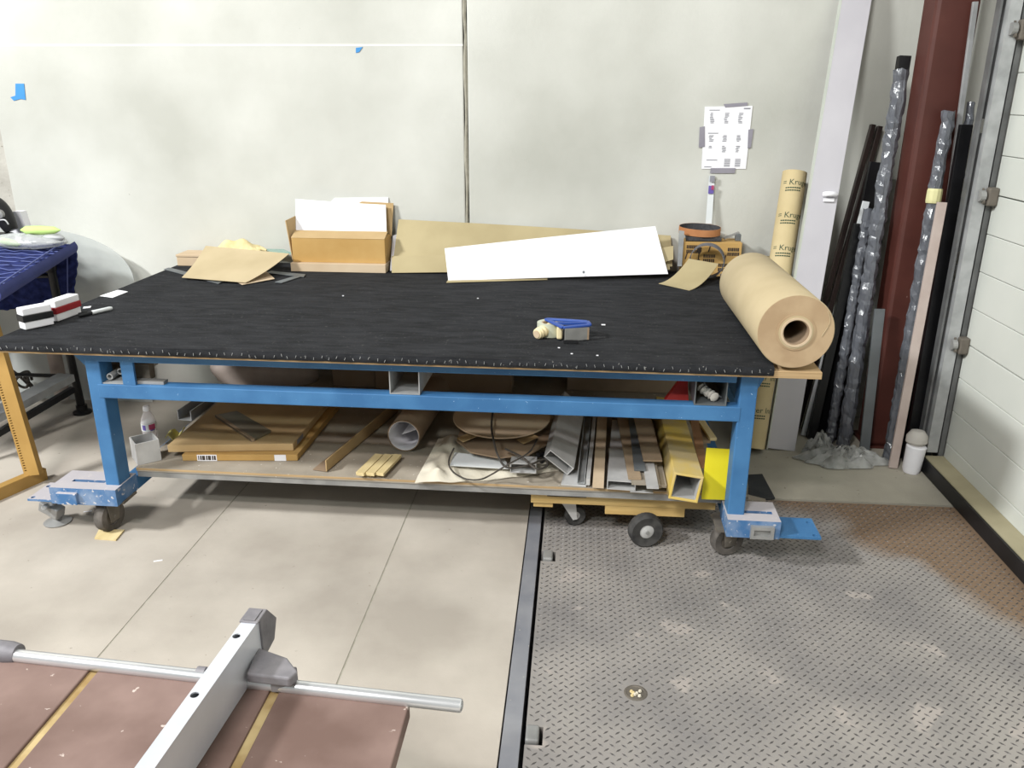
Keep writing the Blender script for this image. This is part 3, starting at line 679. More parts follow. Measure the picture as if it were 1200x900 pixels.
# white stick with label
st_ = lean(((827, 262), (834, 262), (838, 206), (831, 206)), (4.43, 4.43), (4.47, 4.47), .006, 'paint_stick', 'whitem', 'white stick with a small printed label leaning on the wall', 'stick')
p = PY(833, 222, 4.462); MB().box(p.x-.014, p.x+.013, 4.448, 4.452, p.z-.02, p.z+.02).build('printed_label', 'label', st_)
MB().box(p.x+.0, p.x+.013, 4.446, 4.449, p.z-.0, p.z+.022).build('label_patch', 'labelred', st_)
MB().box(p.x-.01, p.x+.014, 4.452, 4.456, p.z+.04, p.z+.07).build('barcode', 'paper2', st_)

# ================================================================== ON THE WALL
def wq(pts, y, th): return MB().prism([PY(x, yy, y) for x, yy in pts], (0, th, 0))
nt_ = thing('wall_note', PY(850, 197, WY), 'printed white list taped to the wall above the carton', 'paper note')
wq(((826, 125), (882, 124), (874, 198), (822, 198)), WY-.004, .002).build('sheet', 'white', nt_)
for q in (((820, 149), (826, 148), (826, 172), (819, 173)), ((877, 152), (883, 151), (880, 173), (876, 174)), ((833, 197), (862, 197), (861, 203), (832, 203)), ((848, 122), (876, 120), (876, 124), (850, 126))):
    wq(q, WY-.006, .002).build('tape_strip', 'ducttape', nt_)
pr = MB()
P0 = lambda u, v: V(PY(826+56*u-4*v-2*u*v*2, 125+73*v, WY-.005))
def prow(u, v, wd, hh=.012): pr.add([P0(u, v), P0(u+wd, v), P0(u+wd, v+hh), P0(u, v+hh)], [(0, 1, 2, 3)])
for u in (.12, .42, .72):
    for v0, n in ((.10, 8), (.46, 5), (.63, 5 if u > .2 else 2)):
        for k in range(n): prow(u+random.uniform(0, .02), v0+k*.022, random.uniform(.05, .10))
prow(.10, .05, .22); prow(.10, .42, .22); prow(.82, .02, .14, .02); prow(.1, .85, .24); prow(.06, .96, .16)
for k in range(6): prow(.5, .84+k*.022, .13); prow(.74, .84+k*.022, .12)
pr.build('printed_text', 'paper2', nt_)['kind'] = 'stuff'
tag(wq(((18, 98), (28, 98), (30, 117), (24, 116), (16, 118), (12, 114), (18, 112)), WY-.003, .002).build('blue_tape_scrap', 'tapeblue'), 'torn blue tape scrap with ragged tail on the white wall', 'tape')
tag(wq(((417, 56), (425, 55), (421, 61), (417, 62)), WY-.003, .002).build('blue_tape_scrap', 'tapeblue'), 'tiny blue tape scrap on the wall left of the panel joint', 'tape')

# ================================================================== SHELF CONTENTS
def S(px, py, z=0.): return PZ(px, py, ZS+z)
# aluminium square offcut
p = S(163, 545); q = S(197, 537)
e = V((q.x-p.x, q.y-p.y, 0)); L_ = .085; e = e.normalized(); n = V((-e.y, e.x, 0)); c = p+e*L_/2+n*.045; c.z = ZS
c.z += .001
sqo = tag(MB().rtube(c, c+V((0, 0, .095)), .095, .10, .005, n).build('square_tube_offcut', 'alu'), 'short open square aluminium tube standing on shelf end', 'tube offcut')
# bottle
bp_ = S(178, 522); bo = thing('water_bottle', bp_, 'clear plastic water bottle with blue and pink label', 'bottle')
MB().lathe(bp_, (0, 0, 1), [(.026, 0), (.031, .006), (.031, .05), (.0295, .053), (.031, .056), (.031, .115), (.027, .135), (.016, .158), (.0125, .165), (.0125, .172)], 24).build('body', 'bottle', bo, smooth=True)
MB().lathe(bp_, (0, 0, 1), [(.0318, .078), (.0318, .112)], 24).build('label_band', 'whitem', bo, smooth=True)
MB().lathe(bp_, (0, 0, 1), [(.014, .166), (.0145, .170), (.0145, .184), (.013, .187)], 16).build('cap', 'white', bo, smooth=True)
dcam = (CC-bp_); dcam.z = 0; dcam.normalize(); ang = math.atan2(dcam.y, dcam.x)
def patch(b, a0, a1, z0, z1, r_, n=8):
    vs = []; 
    for i in range(n+1):
        q = a0+(a1-a0)*i/n
        for z in (z0, z1): vs.append(bp_+V((math.cos(q)*r_, math.sin(q)*r_, z)))
    b.add(vs, [(2*i, 2*i+2, 2*i+3, 2*i+1) for i in range(n)])
b1_ = MB(); patch(b1_, ang-.95, ang-.45, .084, .108, .0323); b1_.build('label_print', 'label', bo)
b1_ = MB(); patch(b1_, ang-.05, ang+.85, .086, .110, .0323); b1_.build('label_print', 'labelred', bo)
b1_ = MB(); patch(b1_, ang+.1, ang+.7, .080, .086, .0323); b1_.build('label_print', 'label', bo)
# yellow rag corner + channel behind
tag(MB().sheet(lambda u, v: (S(194, 518).x+.05*u, S(194, 518).y+.1*v, ZS+.02+.015*math.sin(5*u+3*v)), 8, 8, .004).build('yellow_cloth', mat('cloth_yellow', 'cfc46a', 'd8cf80', .9), smooth=True), 'small yellow cloth tucked beside the flat boxes', 'cloth')
tag(MB().channel(PZ(216, 487, .25), PZ(236, 476, .25)+V((0, .2, 0)), .07, .05, .003).build('channel_offcut', 'galv'), 'pale channel offcut behind the flat cardboard boxes', 'channel')
# flat cardboard boxes
def flatbox(fl_, fr_, z0, z1, depth, sk, nm, m, lab):
    p, q = S(*fl_, z0), S(*fr_, z0); d = (q-p); d.z = 0; n = V((-d.y, d.x, 0)).normalized()+d.normalized()*sk
    t = thing(nm, p+(d+n*depth)/2, lab, 'cardboard box')
    MB().prism([p, q, q+n*depth, p+n*depth], (0, 0, z1-z0)).build('carton_body', m, t, bev=.002)
    return t, p, q, n
t, p, q, n = flatbox((214, 540), (349, 540), .0015, .030, .62, .10, 'flat_box', 'card2', 'lower flat cardboard box with shipping labels on the shelf')
for a, c, m in ((.13, .30, 'white'), (.80, .90, 'white')):
    d = q-p; o = MB().prism([p+d*a-n*.001, p+d*c-n*.001, p+d*c-n*.001+V((0, 0, .028)), p+d*a-n*.001+V((0, 0, .028))], n*.0008).build('shipping_label', m, t)
    if a < .2:
        bcode = MB()
        for k in range(9): bcode.prism([p+d*(a+.01+k*.017)-n*.0016+V((0, 0, .004)), p+d*(a+.018+k*.017+.004*(k % 3))-n*.0016+V((0, 0, .004)), p+d*(a+.018+k*.017+.004*(k % 3))-n*.0016+V((0, 0, .024)), p+d*(a+.01+k*.017)-n*.0016+V((0, 0, .024))], n*.0004)
        bcode.build('barcode', 'ink', o)
t, p, q, n = flatbox((197, 530), (344, 528), .032, .064, .62, .12, 'flat_box', 'card', 'upper flat cardboard box carrying a dark sanding slab')
d = q-p
MB().prism([q+n*.05+V((0.0005, 0, .006)), q+n*.13+V((.0005, 0, .006)), q+n*.13+V((.0005, 0, .026)), q+n*.05+V((.0005, 0, .026))], (.001, 0, 0)).build('shipping_label', 'paper2', t)
MB().prism([p+n*.01+V((-.001, 0, .004)), p+n*.6+V((-.001, 0, .004)), p+n*.6+V((-.001, 0, .028)), p+n*.01+V((-.001, 0, .028))], (.0005, 0, 0)).build('open_seam', 'card', t)
zz = ZS+.0655
ds = [PZ(x, y, zz) for x, y in ((252, 489), (295, 518), (318, 507), (278, 484))]
db = thing('sanding_slab', (ds[0]+ds[2])/2, 'dark wood edged slab lying on the flat box', 'slab')
MB().prism(ds, (0, 0, .012)).build('slab', mat('slab_dark', '55503f', '7d745f', .5, scale=4), db, bev=.002)
MB().prism([ds[0]*.97+ds[1]*.03, ds[1], ds[1]+V((.01, .01, 0)), ds[0]+V((.01, .01, 0))], (0, 0, .013)).build('wood_edge', 'woodbrown', db)
# cardboard edge strip
e0, e1 = S(378, 552, .004), S(462, 482, .004)
ce = thing('cardboard_edge_strip', (e0+e1)/2, 'long cardboard edge protector running back along the shelf', 'cardboard strip')
d = (e1-e0).normalized(); n = d.cross(V((0, 0, 1)))
MB().quad(e0+n*.02, e1+n*.02, e1+n*.02+V((0, 0, .06)), e0+n*.02+V((0, 0, .05)), .004).build('upright_face', 'card', ce)
MB().quad(e0-n*.045+V((0, 0, .002)), e0+n*.02+V((0, 0, .002)), e1+n*.02+V((0, 0, .002)), e1-n*.045+V((0, 0, .002)), .003).build('flat_face', 'carddark', ce)
# pale wood slats
for k, (z, px0, px1) in enumerate(((.0, 416, 436), (.0, 437, 449), (.015, 417, 427), (.015, 428, 439), (.015, 440, 450))):
    a0 = S((px0+px1)/2, 556, z+.007); wd = (S(px1, 556)-S(px0, 556)).x-.002
    a1 = a0+V((.035, .19, 0))
    tag(MB().bar(a0, a1, wd, .013).build('wood_batten', 'woodpale', bev=.001), ('short pale wooden slat on top of the small slat pile' if z else 'short pale wooden slat at the bottom of the small slat pile'), 'slat', 'upper slats' if z else 'lower slats')
# poster tube
a0 = S(473, 511, .074); a1 = S(499, 474, .074)
ptb = thing('poster_tube', a0-V((0, 0, .073)), 'brown rolled poster with white inside on the shelf', 'poster roll')
dd = (a1-a0).normalized()
MB().lathe(a0, dd, [(.068, 0), (.072, 0), (.072, .6), (.068, .6)], 32, closed=True).build('outer_wrap', 'carddark', ptb, smooth=True)
MB().lathe(a0+dd*.002, dd, [(.066, 0), (.0678, 0), (.0678, .59), (.066, .59)], 32, closed=True).build('inner_sheet', 'white', ptb, smooth=True)
aa = dd.cross(V((0, 0, 1))).normalized()
MB().quad(a0+aa*.058+dd*.03+V((0, 0, .025)), a0-aa*.015+dd*.03+V((0, 0, -.005)), a0-aa*.015+dd*.5+V((0, 0, -.005)), a0+aa*.058+dd*.5+V((0, 0, .025)), .001).build('inner_fold', 'white', ptb)
# drop cloth
def clothfn(u, v):
    L0 = S(486, 567).lerp(S(514, 522), v); R0 = S(655, 552).lerp(S(640, 515), v)
    p = L0.lerp(R0, u)
    fr_ = S(495, 571).lerp(S(600, 569), u) if v < .001 else None
    w_ = math.sin(math.pi*min(1, u*1.0))
    z = .012+.020*(math.sin(9*u+6*v)*.5+.5)*(1-.3*v)+.016*math.sin(23*u-9*v)*math.sin(7*v+2)+.008*math.sin(41*u+17*v)
    z *= 1-.62*min(1, max(0, (u-.16)/.12))
    edge = min(1, 6*min(u, 1-u)+.15)*min(1, 7*v+.2)
    bulge = V((0, -.035*math.sin(math.pi*u)*(1-v), 0))
    q = p+bulge; return V((q.x, q.y, ZS+.004+max(z, .004)*edge+.03*v*max(0, 1-2.2*u)))
tag(MB().sheet(clothfn, 60, 26, .003).build('drop_cloth', 'canvas', smooth=True), 'crumpled cream canvas drop cloth spread on the shelf front', 'cloth')
# discs
def disc(px, py, z, rx, th, m, nm, lab, tilt, n=40, rot=.0):
    c = S(px, py, z); d = V(tilt).normalized()
    o = MB().lathe(c, d, [(.002, 0), (rx, 0), (rx, th), (.002, th)], n, a0=rot).build(nm, m); return tag(o, lab, 'disc')
disc(590, 512, .078, .205, .006, 'carddark', 'cardboard_disc', 'lower brown faceted cardboard disc above the drop cloth', (0, -.05, 1), 10)
disc(588, 489, .125, .215, .006, 'cardpale', 'cardboard_disc', 'upper pale round cardboard disc above the drop cloth', (0, -.06, 1), 44)
for i, (px, py, z) in enumerate(((548, 514, .092), (618, 516, .092))):
    c = S(px, py, z); s_ = .03
    tag(MB().bar(c+V((-.03, -.02, 0)), c+V((.03, .03, .012)), .05, .003).build('cardboard_tab', 'card'), ('folded cardboard tab wedged between discs, nearer the poster roll' if i == 0 else 'folded cardboard tab wedged between discs, nearer the aluminium tube'), 'cardboard')
c_ = S(590, 505, .07); tag(MB().box(c_.x-.05, c_.x+.05, c_.y-.02, c_.y+.1, ZS+.092, ZS+.121).build('spacer_block', 'dusty'), 'brown block propping the upper cardboard disc', 'block')
a_ = S(527, 545, .035); tag(MB().quad(S(527, 545, .034), S(596, 549, .034), S(592, 537, .046), S(533, 530, .046), .004).build('white_profile_strip', 'whitem'), 'white bent strip lying on the drop cloth', 'strip')
p = S(613, 549, .050); tag(MB().rtube(p, p+V((.0, .07, .002)), .105, .042, .003).build('aluminium_tube', 'alu'), 'small flat aluminium tube resting on drop cloth', 'tube')
# cable
cab = [S(578, 480, .16), S(576, 497, .150), S(578, 514, .145), S(584, 535, .115), S(595, 548, .085), S(620, 545, .085), S(638, 538, .075), S(641, 546, .066), S(628, 549, .084), S(612, 536, .100), S(592, 526, .108)]
tag(MB().tube(smoothpath(cab, 8), .0045, 8).build('power_cable', 'cable', smooth=True), 'black power cable hanging over the discs onto drop cloth', 'cable')
cab = [S(532, 525, .08), S(526, 540, .05), S(530, 552, .04), S(545, 561, .035), S(562, 562, .035), S(576, 556, .045), S(594, 545, .115), S(620, 530, .122), S(629, 515, .118)]
tag(MB().tube(smoothpath(cab, 8), .0034, 8).build('power_cable', 'cable', smooth=True), 'thin dark cable looping along the front of the drop cloth', 'cable')
gr = S(634, 541, .050); tag(MB().tube(smoothpath([gr+V((0, 0, 0)), gr+V((.015, .02, .006)), gr+V((.022, .04, .0)), gr+V((.005, .06, .006)), gr+V((-.015, .035, .012))], 6), .011, 8).build('cable_plug', 'black', smooth=True), 'black cable plug lying against the tilted aluminium tube', 'plug')
# tilted aluminium tube
def along(pf, pb, zf, zb_): return S(*pf, zf), S(*pb, zb_)
a0, a1 = along((655, 542), (667, 486), .064, .098)
tag(MB().rtube(a0, a1+(a1-a0)*.3, .125, .042, .004, (.62, 0, .78)).build('aluminium_tube', 'alu'), 'large rectangular aluminium tube lying tilted beside drop cloth', 'tube')
rows = [  # front px, back px, z, w, h, mat, shape, name, label, category
 ((672, 569), (676, 552), .004, .10, .005, 'alu', 'bar', 'aluminium_flat', 'aluminium flat plate under the angle pieces', 'plate'),
 ((681, 563), (689, 488), .026, .032, .03, 'galv', 'chan', 'aluminium_angle', 'pale aluminium channel left of the tan board', 'channel'),
 ((689, 565), (697, 488), .024, .016, .028, 'alu', 'bar', 'aluminium_angle', 'narrow aluminium bar touching the tan board', 'bar'),
 ((701, 568), (706, 487), .026, .044, .03, 'cardpale', 'bar', 'tan_board', 'long tan board between the aluminium pieces', 'board'),
 ((728, 569), (731, 508), .0275, .112, .040, 'alu', 'tube', 'aluminium_tube', 'wide flat aluminium tube lying level near the dark strips', 'tube'),
 ((722, 503), (724, 488), .012, .05, .02, 'dusty', 'bar', 'dusty_strip', 'brown dusty strip behind the wide flat tube', 'strip'),
 ((744, 561), (729, 487), .068, .05, .010, 'woodbrown', 'bar', 'wood_strip', 'brown dusty wood strip resting on the wide flat tube', 'strip'),
 ((750, 551), (742, 487), .080, .045, .008, 'greym', 'bar', 'dark_strip', 'dark grey strip lying over the wood strips', 'strip'),
 ((757, 568), (745, 490), .058, .11, .007, 'plydirty', 'bar', 'plank_strip', 'wide dusty plank strip fanned over the wide flat tube', 'strip'),
 ((765, 572), (752, 500), .068, .045, .007, 'alu', 'bar', 'aluminium_strip', 'thin aluminium strip fanned over the dusty plank', 'strip'),
 ((769, 571), (752, 488), .030, .04, .008, 'woodpale', 'bar', 'wood_strip', 'pale wood strip beside the yellow tube', 'strip'),
 ((777, 570), (760, 488), .040, .028, .012, 'plydirty', 'bar', 'wood_strip', 'greyish wood strip touching the yellow tube', 'strip'),
 ((765, 540), (752, 488), .096, .075, .008, 'woodbrown', 'bar', 'wood_strip', 'short brown board lying highest behind the strips', 'strip'),
 ((752, 577), (750, 545), .0035, .09, .004, 'alu', 'bar', 'aluminium_sheet', 'aluminium sheet at the bottom of the strip pile', 'sheet'),
]
for pf, pb, z, wd, h, m, k, nm, lab, cat in rows:
    a0, a1 = along(pf, pb, z, z+(.015 if z > .01 else 0)); a1 = a1+(a1-a0).normalized()*(.1 if z > .01 else 0)
    b = MB()
    if k == 'bar': b.bar(a0, a1, wd, h)
    elif k == 'tube': b.rtube(a0, a1, wd, h, .004)
    else: b.channel(a0, a1, wd, h, .003)
    tag(b.build(nm, m), lab, cat)
yt0, yt1 = S(804, 572, .066), S(783, 492, .072)
yt = thing('yellow_square_tube', yt0-V((0, 0, .055)), 'large yellow square tube lying beside the yellow panel', 'tube')
MB().rtube(yt0, yt1+(yt1-yt0)*.2, .112, .112, .009, (.14, 0, 1)).build('tube_wall', 'yellowtube', yt, bev=.002)
MB().rtube(yt0+(yt1-yt0)*.01, yt1, .093, .093, .0015, (.14, 0, 1)).build('inner_lining', 'alu', yt)
a0, a1 = along((824, 548), (813, 487), .092, .108); tag(MB().bar(a0, a1, .035, .008).build('copper_strip', 'copper'), 'copper brown strip between yellow tube and yellow panel', 'strip')
a0, a1 = along((836, 515), (817, 487), .07, .09); tag(MB().bar(a0, a1+(a1-a0)*.3, .03, .012).build('wood_strip', 'woodpale'), 'pale wood strip end behind the yellow panel', 'strip')
a0, a1 = along((826, 518), (812, 487), .055, .07); tag(MB().bar(a0, a1+(a1-a0)*.3, .05, .012).build('wood_strip', 'woodbrown'), 'brown wood board behind the yellow panel', 'board')
P = [PY(822, 585, 2.93), PY(855, 586, 2.93), PY(859, 527, 2.955), PY(828, 525, 2.955)]
tag(MB().quad(*P, .006).build('yellow_sheet', 'yellow'), 'bright yellow rectangular panel leaning beside the bench leg', 'panel')
# dark shelf clutter behind, to close the depth of the shelf
bk = [(520, 4.02, .36, .5, 'carddark', 'long brown cardboard parcel lying deep behind the discs'), (730, 4.10, .30, .42, 'dusty', 'brown dusty carton deep behind the aluminium strips')]
for px, y, wd, h, m, lab in bk:
    c = PY(px, 480, y); tag(MB().box(c.x-wd, c.x+wd, y, y+.16, ZS+.002, ZS+.26).build('stored_carton', m, bev=.004), lab, 'carton')
# soft parcel and bundles standing at the back of the shelf, seen between the rails
q0, q1 = PY(246, 442, 4.08), PY(372, 442, 4.08); hb_ = PY(310, 430, 4.08).z
def parcel(u, v):
    a = u*2*math.pi; k = (.93+.14*min(v, .5)) if v < .5 else math.sqrt(max(0, 1-((v-.5)/.5)**2.6))
    w = abs(math.cos(a))**.6*(1 if math.cos(a) > 0 else -1)
    return ((q0.x+q1.x)/2+(q1.x-q0.x)/2*k*w*(1+.03*math.sin(9*v+3*a)), 4.12+.10*k*math.sin(a), ZS+.002+(hb_+.04-ZS)*v+.006*v*math.sin(5*a+7*v))
tag(MB().sheet(parcel, 40, 16, .003).build('plastic_parcel', 'pinkwhite', smooth=True), 'pale bulging plastic parcel standing behind the flat boxes', 'parcel')
c0 = PY(390, 450, 4.05); c1 = PY(440, 450, 4.05)
tag(MB().box(c0.x, c1.x, 4.05, 4.22, ZS+.001, ZS+.20).build('brown_bundle', 'dusty', bev=.004), 'brown card bundle standing behind the cardboard edge protector', 'bundle')
tag(MB().box(-.62, .42, 4.11, 4.17, ZS+.261, ZS+.30).build('brown_bundle', 'dusty', bev=.004), 'long brown card bundle lying on the stored cartons', 'bundle')
rp_ = [PY(779, 470, 2.95), PY(807, 472, 2.95), PY(806, 446, 2.98), PY(797, 446, 2.98)]
tag(MB().prism(rp_, (0, .03, 0)).build('red_plastic_flag', 'redp'), 'red plastic flag standing on the lower rail', 'flag')
c = PY(832, 470, 2.9); tag(MB().tube(smoothpath([(c.x-.036, 2.92, .70), (c.x-.02, 2.90, .69), (c.x, 2.88, .683), (c.x+.01, 2.86, .680)], 4), lambda t: .016+.004*math.sin(t*30), 8).build('rag', 'rag', smooth=True), 'grey rag stuffed in the end channel by the leg', 'rag')
tag(MB().tube(smoothpath([(c.x-.03, 2.92, .745), (c.x-.02, 2.91, .71), (c.x+.02, 2.9, .68), (c.x+.04, 2.9, .667)], 5), .003, 6).build('wire', 'greym'), 'loose grey wire inside the end channel by the leg', 'wire')
l0 = PY(131, 446, 2.90); 
for i, (dx, dz) in enumerate(((0, 0), (.028, .012))):
    tag(MB().lathe((l0.x+dx, 2.89+.03*i, .678+dz), (.0, 1, .02), [(.008, 0), (.013, 0), (.013, .5), (.008, .5)], 16, closed=True).build('steel_pipe', 'galv', smooth=True), 'thin steel pipe %s in the channel near blue leg' % ('lying lower' if i == 0 else 'lying upper'), 'pipe')
fl_ = PY(178, 450, 2.9); tag(tbox(MB(), uof(fl_)-.06, uof(fl_)+.06, .075, .11, .656, .668).build('metal_offcut', 'aludull'), 'flat metal offcut lying on the lower blue rail', 'offcut')
hc = PY(168, 445, 2.93); hk = tag(MB().box(hc.x-.04, hc.x+.03, 2.93, 2.97, .656, .72).build('perforated_bracket', 'iron'), 'perforated rusty bracket beside the left web plate', 'bracket')

# ================================================================== DOLLY UNDER THE SHELF
dl = thing('wooden_dolly', PZ(740, 640, 0), 'wooden dolly with rubber wheels under the shelf end', 'dolly')
y0 = 3.005
def D(px, py): return PY(px, py, y0)
z_t = ZS-.046
a, c = D(622, 590), D(838, 600)
MB().box(a.x, c.x, y0, y0+.09, z_t-.052, z_t-.001).build('front_board', 'pine', dl, bev=.002)
MB().box(a.x, c.x, y0+.42, y0+.51, z_t-.052, z_t-.001).build('rear_board', 'pine', dl, bev=.002)
a2, c2 = D(709, 600), D(802, 608)
MB().box(a2.x, c2.x, y0+.003, y0+.5, z_t-.092, z_t-.05).build('cross_board', 'pine', dl, bev=.002)
MB().box(a.x+.01, a.x+.09, y0+.01, y0+.5, z_t-.075, z_t-.05).build('cross_board', 'pine', dl, bev=.002)
for px0, px1 in ((641, 687), (820, 838)):
    MB().box(D(px0, 590).x, D(px1, 590).x, y0-.004, y0+.06, z_t-.018, z_t+.0005).build('rubber_pad', 'black', dl)
def dwheel(c, axis, r, wd, m):
    a = V(axis).normalized()
    o = MB().lathe(c-a*wd/2, a, [(r*.42, .004), (r*.9, 0), (r, wd*.2), (r, wd*.8), (r*.9, wd), (r*.42, wd-.004)], 28, closed=True).build('wheel', 'rubber', dl, smooth=True)
    MB().lathe(c-a*wd*.45, a, [(r*.2, 0), (r*.43, .004), (r*.43, wd*.9-.004), (r*.2, wd*.9)], 20).build('wheel_hub', 'alu', o, smooth=True)
    MB().lathe(c-a*wd*.6, a, [(.008, 0), (.008, wd*1.2)], 10).build('axle_nut', 'aludull', o)
c = PZ(755, 637, 0); dwheel(V((c.x, c.y-.01, .070)), (.25, -1, 0), .070, .05, 'rubber')
MB().box(c.x-.012, c.x+.012, c.y+.025, c.y+.09, .055, .12).build('axle_bracket', 'iron', dl)
c = PZ(668, 614, 0); dwheel(V((c.x+.02, c.y, .045)), (.25, -1, .0), .045, .03, 'rubber')
MB().prism([(c.x-.045, c.y-.03, .125), (c.x+.02, c.y-.03, .125), (c.x+.03, c.y-.03, .04), (c.x+.012, c.y-.03, .035)], (0, .004, 0)).build('caster_fork', 'alu', dl)
MB().prism([(c.x-.045, c.y+.03, .125), (c.x+.02, c.y+.03, .125), (c.x+.03, c.y+.03, .04), (c.x+.012, c.y+.03, .035)], (0, .004, 0)).build('caster_fork', 'alu', dl)
MB().box(c.x-.05, c.x+.03, c.y-.04, c.y+.04, .122, .128).build('caster_plate', 'alu', dl)
c = PZ(824, 625, 0); dwheel(V((c.x, 3.38, .05)), (.9, -.4, 0), .05, .035, 'rubber')
# floor bits
q = [PZ(x, y, .0005) for x, y in ((111, 632), (116, 622), (146, 622), (136, 634))]
tag(MB().prism(q, (0, 0, .006)).build('wood_shim', 'woodpale'), 'pale wooden shim on the floor before the caster', 'shim')
q = [PZ(x, y, .0005) for x, y in ((876, 558), (893, 557), (908, 585), (878, 588))]
tag(MB().prism(q, (0, 0, .008)).build('rubber_mat', 'mat_'), 'black rubber mat piece on concrete behind the bench leg', 'mat')
q = [PZ(x, y, .0005) for x, y in ((877, 583), (897, 588), (890, 590), (876, 589))]
tag(MB().prism(q, (0, 0, .014)).build('wood_offcut', 'plydirty'), 'thin wood offcut beside the black rubber mat', 'offcut')
for px, py, lab in ((180, 658, 'white paper shred on concrete below the bench'), (98, 600, 'white paper shred near the levelling foot')):
    c = PZ(px, py, .0005); tag(MB().bar(c, c+V((.03, .012, 0)), .006, .003).build('paper_shred', 'white'), lab, 'paper')

# ================================================================== RIGHT CORNER PILE
def floor_at(px, Y):
    a, b_ = 440., 800.
    for _ in range(40):
        m_ = (a+b_)/2
        if PZ(px, m_, 0).y > Y: a = m_
        else: b_ = m_
    return PZ(px, a, 0)
def leanline(bx, top, Yb, sl, zb):
    p0 = floor_at(bx, Yb); p0.z = zb; Y = Yb
    for _ in range(12): Y = Yb+sl*PY(*top, Y).z
    return p0, PY(*top, Y)
def upright(bx, top, wd, th, m, nm, lab, cat, Yb, sl=.1, grp=None):
    p0, p1 = leanline(bx, top, Yb, sl, .004)
    return tag(MB().bar(p0, p1, wd, th, Y3).build(nm, m, bev=.0015), lab, cat, grp)
# white painted beam
p0 = V((1.075, 3.985, .002)); p1 = PY(1003, 0, 4.405); d = (p1-p0)
bm_ = thing('white_beam', p0, 'long flat white painted beam leaning on the wall', 'beam')
MB().bar(p0, p0+d*1.12, .138, .03, Y3).build('beam_body', 'lav', bm_, bev=.002)
MB().bar(p0-V((.071, 0, 0)), p0-V((.071, 0, 0))+d*1.12, .006, .034, Y3).build('beam_lip', mat('pale_lip', 'b9bfb4', 'c3c8be', .5), bm_)
t_ = .56; kc = p0+d*t_; kc = PY(972, 228, kc.y-.02)
hkn = MB().tube([kc+V((-.028, 0, 0)), kc+V((-.012, -.012, .004)), kc+V((.012, -.012, .004)), kc+V((.028, 0, 0))], .013, 10).build('rubber_bumper', 'white', bm_, smooth=True)
MB().bar(kc+V((0, .002, -.018)), kc+V((0, .002, -.034)), .052, .006, Y3).build('paper_tag', 'white', bm_)
# kraft tube
p0 = V((.925, 3.95, .001)); p1 = PY(931, 207, 4.385); d = (p1-p0); Lt = d.length; d.normalize()
r_ = .060; p0 = p0+V((0, 0, .02))
kt = thing('kraft_tube', p0, 'tall brown paper tube with green lettering leaning by white beam', 'paper tube')
MB().lathe(p0, d, [(r_-.004, 0), (r_, 0), (r_, Lt), (r_-.004, Lt)], 32, closed=True).build('tube_wall', mat('kraft_tube_paper', 'c0aa78', 'cab585', .75, scale=5), kt, smooth=True)
MB().lathe(p0, d, [(.002, Lt-.02), (r_-.004, Lt-.02), (r_-.004, Lt-.012), (.002, Lt-.012)], 24).build('end_plug', 'carddark', kt)
ref = V((0, 0, 1)); 
tocam = (CC-(p0+d*Lt*.6)); tocam = (tocam-d*tocam.dot(d)).normalized(); sd = d.cross(tocam).normalized()   # to the right as seen
if sd.dot(CR) < 0: sd = -sd
for k in range(8):
    t0 = Lt-.075-k*.165
    if t0 < .05: break
    for s_, size, off, tpos in (('\u2261 Kruger Inc', .040, -.055 if k < 4 else -.125, 0), ('-', .012, -.035, -.018), ('-', .012, -.035, -.031)):
        if tpos: 
            bb = MB()
            for i in range(7):
                x0 = off+i*.011
                vs = []
                for xx, yy in ((x0, 0), (x0+.009, 0), (x0+.009, .006), (x0, .006)):
                    a_ = xx/r_; vs.append(p0+d*(t0+tpos+yy+xx*.06)+(tocam*math.cos(a_)+sd*math.sin(a_))*(r_+.0008))
                bb.add(vs, [(0, 1, 2, 3)])
            bb.build('small_print', 'green', kt); continue
        vs, fs = text_pts(s_.replace('\u2261', '='), size)
        bb = MB(); out = []
        for v in vs:
            x = off+v.x; a_ = x/r_; out.append(p0+d*(t0+v.y+x*.06)+(tocam*math.cos(a_)+sd*math.sin(a_))*(r_+.0008))
        bb.add(out, fs).build('lettering', 'green', kt)
# profiles leaning in the corner, layer before layer
for i, (bx, tp) in enumerate(((926, (1023, 146)), (934, (1031, 148)))):
    upright(bx, tp, .024, .03, 'brownm', 'brown_profile', 'dark brown metal profile leaning on the wall behind the white strip', 'profile', 4.29, grp='brown profiles')
upright(942, (1015, 236), .034, .012, 'whitem', 'white_profile', 'slim white metal profile leaning among black profiles', 'profile', 4.18)
for bx, tp, Yb, wd_, lab_ in ((950, (1006, 262), 4.145, .045, 'black profile touching the slim white profile'), (962, (1026, 190), 4.215, .06, 'wide black profile rising above the slim white profile'),
    (975, (1019, 287), 4.145, .04, 'short black profile before the shorter wrapped profile'), (945, (1002, 300), 4.25, .05, 'black profile mostly hidden behind the slim white profile'),
    (991, (1034, 240), 4.185, .045, 'black profile between the tall wrapped profile and red column'), (968, (1036, 205), 4.29, .05, 'black profile flat on the wall behind the wide black one')):
    upright(bx, tp, wd_, .03, 'blackm', 'black_profile', lab_, 'profile', Yb)
